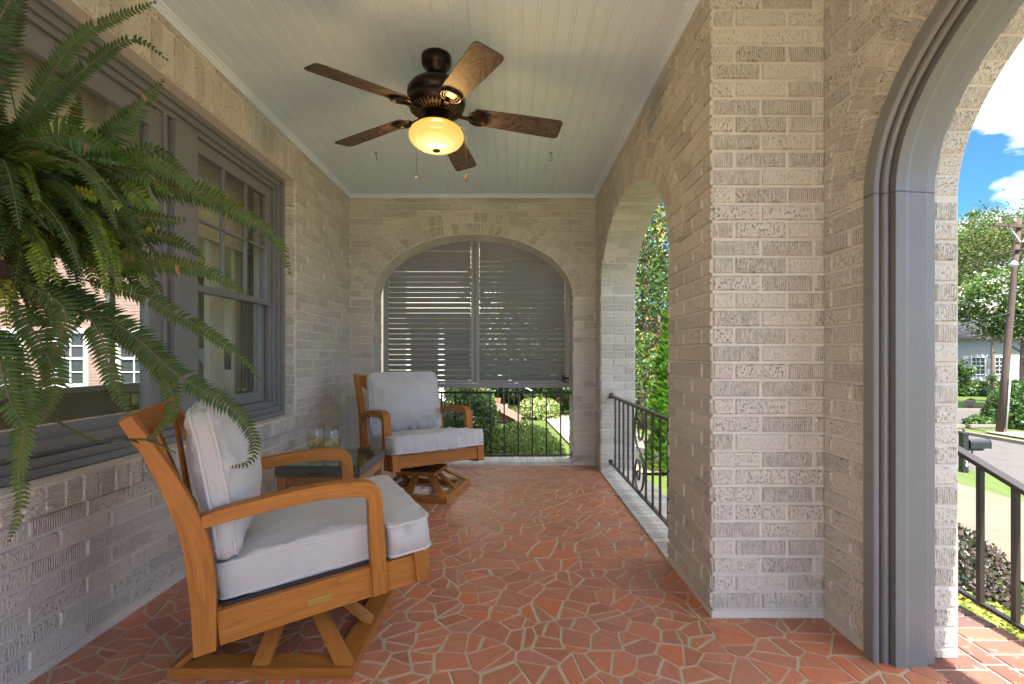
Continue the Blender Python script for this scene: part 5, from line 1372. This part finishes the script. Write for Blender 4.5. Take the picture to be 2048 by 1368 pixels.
for a,b,sag in (((-.25,9.3),(-30,18.),1.5),((.55,9.28),(-30,19),1.6)): pass
def wire(a,b,sag,r_,nm='wire'):
    a=Vector(a);b=Vector(b); pts=[a.lerp(b,i/20)-Vector((0,0,sag*4*(i/20)*(1-i/20))) for i in range(21)]; wires.tube(pts,r_,5)
wire((.5,-.1,7.9),(-8.5,14.0,5.4),.4,.022); wire((.5,-.1,7.6),(-8.5,14.0,4.0),.5,.018); wire((.6,-.1,7.9),(9,-3,9.0),.2,.05); wire((-.25,-.12,9.35),(12,-6,10.2),.3,.015)
wire((.4,-.1,5.2),(-8.5,14.0,2.4),.5,.022)
wires.build('wire','black',pl)
# white house across the side street
wh=thing('white_house','white painted brick house with paired sash windows across the street','house',(38.2,42,-1.9))
mb=MB(); mb.box((-.2,0,-.4),(16,8,4.4)); mb.build('wall','wbrick',wh)
mb=MB(); mb.prism([(-.8,4.4),(9,4.4),(4,7.6)],lambda a,b,d:(d,a,b),-.6,16.5); mb.build('roof','roof',wh)
for x_ in (2.15,3.95-.15+.0,9.,10.7):
    mb=MB(); y_=-.001
    x0_,x1_,z0_,z1_=x_-.55,x_+.55,1.35,2.75
    for a,b in (((x0_-.1,-.08,z0_-.1),(x1_+.1,y_-.003,z0_)),((x0_-.1,-.06,z1_),(x1_+.1,y_-.003,z1_+.1)),((x0_-.1,-.06,z0_),(x0_,y_-.003,z1_)),((x1_,-.06,z0_),(x1_+.1,y_-.003,z1_)),((x0_,-.05,(z0_+z1_)/2-.04),(x1_,y_-.003,(z0_+z1_)/2+.04))): mb.box(a,b)
    for k in (1,2): mb.box((x0_+1.1*k/3-.018,-.04,z0_),(x0_+1.1*k/3+.018,-.01,z1_))
    for zz_ in (z0_+.35,z1_-.35): mb.box((x0_,-.042,zz_-.018),(x1_,-.012,zz_+.018))
    w_=mb.build('window','white',wh); mb=MB(); mb.box((x0_,-.009,z0_),(x1_,-.004,z1_)); mb.build('pane','dark',w_)
for i,px_ in enumerate((1940,1981.5)):
    q_=at(px_,814,31.8); t=thing('planter','round stone planter on the far lawn, '+('left one of the pair' if i==0 else 'right one, nearer the utility pole'),'planter',(q_.x,q_.y,-2.30),0,'stone planters on the far lawn')
    mb=MB(); mb.lathe([(0,0),(.16,0),(.19,.05),(.26,.30),(.30,.36),(.30,.42),(.26,.42),(.25,.36),(0,.36)],n=20); mb.build('pot','clay',t)
    mb=MB(); leaves(mb,(0,0,.47),(.26,.26,.12),500,.07,random.Random(60+i)); mb.build('foliage','yleaf',t,recalc=False)
bush('ivy_mound','mound of dark green ivy behind the utility pole','ivy',25.6,22.9,-2.35,(2.9,1.8,2.4),15000,.15,['dleaf'],61,flat=.1,tone=(.1,1))
bush('ivy_mound','low ivy spreading left of the utility pole base','ivy',23.3,23.4,-2.35,(1.3,.9,.55),5000,.13,['dleaf'],62,flat=.1,tone=(.2,1))
bush('foundation_hedge','long dark hedge along the front of the white house','hedge',39.5,40.5,-2.3,(5.0,.8,1.25),9000,.22,['dleaf'],63,flat=.5)
tree('small_tree','feathery dark green shrub tree at the left corner of the white house','tree',33.4,36.5,3.6,1.1,1.1,2600,.20,['dleaf'],64,crown_z=1.9,tr=.08)
tree('small_tree','thin open dark shrub in front of the white house windows','tree',38.9,39.0,2.4,.9,.7,260,.20,['dleaf'],65,crown_z=1.3,tr=.05)
tree('crape_myrtle','crape myrtle with white blossoms spreading behind the utility pole','tree',31.2,29.6,9.6,3.3,2.1,22000,.21,['mleaf','wfl'],66,crown_z=6.6,flower=2300,fsize=.20)
tree('crape_myrtle','darker crape myrtle with white blossoms right of the utility pole','tree',37.0,30.6,9.0,3.4,2.6,14000,.21,['dleaf','wfl'],67,crown_z=4.6,flower=700,fsize=.20)
tree('street_tree','olive green fine leaved tree left of the crape myrtle','tree',39.0,42.5-3.2,15,4.2,3.6,16000,.22,['oleaf'],68,crown_z=11.2,gzv=-2.3)
tree('street_tree','tall open branched tree against the sky at the left edge of the entrance view','tree',23.6,26.8,12.5,1.9,1.5,1500,.16,['mleaf'],69,crown_z=10.3,gzv=-2.3,ncl=26)
tree('street_tree','large green tree topping the background behind the crossarm','tree',58,58,21,7,6,15000,.34,['mleaf'],70,crown_z=14.5,gzv=-2.3)
tree('street_tree','round green tree behind the left part of the white house','tree',50,56,16,5,5,9000,.34,['mleaf'],71,crown_z=10.5,gzv=-2.3)
# distant wood
rng=random.Random(80); mb=MB()
for k in range(46):
    a=R(-55+k*2.6); d=rng.uniform(75,110); x_=math.sin(a)*d; y_=math.cos(a)*d; h_=rng.uniform(9,13)
    leaves(mb,(x_,y_,h_*.45-2),(5.5,5.5,h_*.55),520,1.3,rng,clump=24)
tag(mb.build('distant_wood',['dleaf'],recalc=False),'distant band of dark green woodland beyond the houses','woodland',None,'stuff')
print('faces',sum(len(o.data.polygons) for o in bpy.data.objects if o.type=='MESH'))
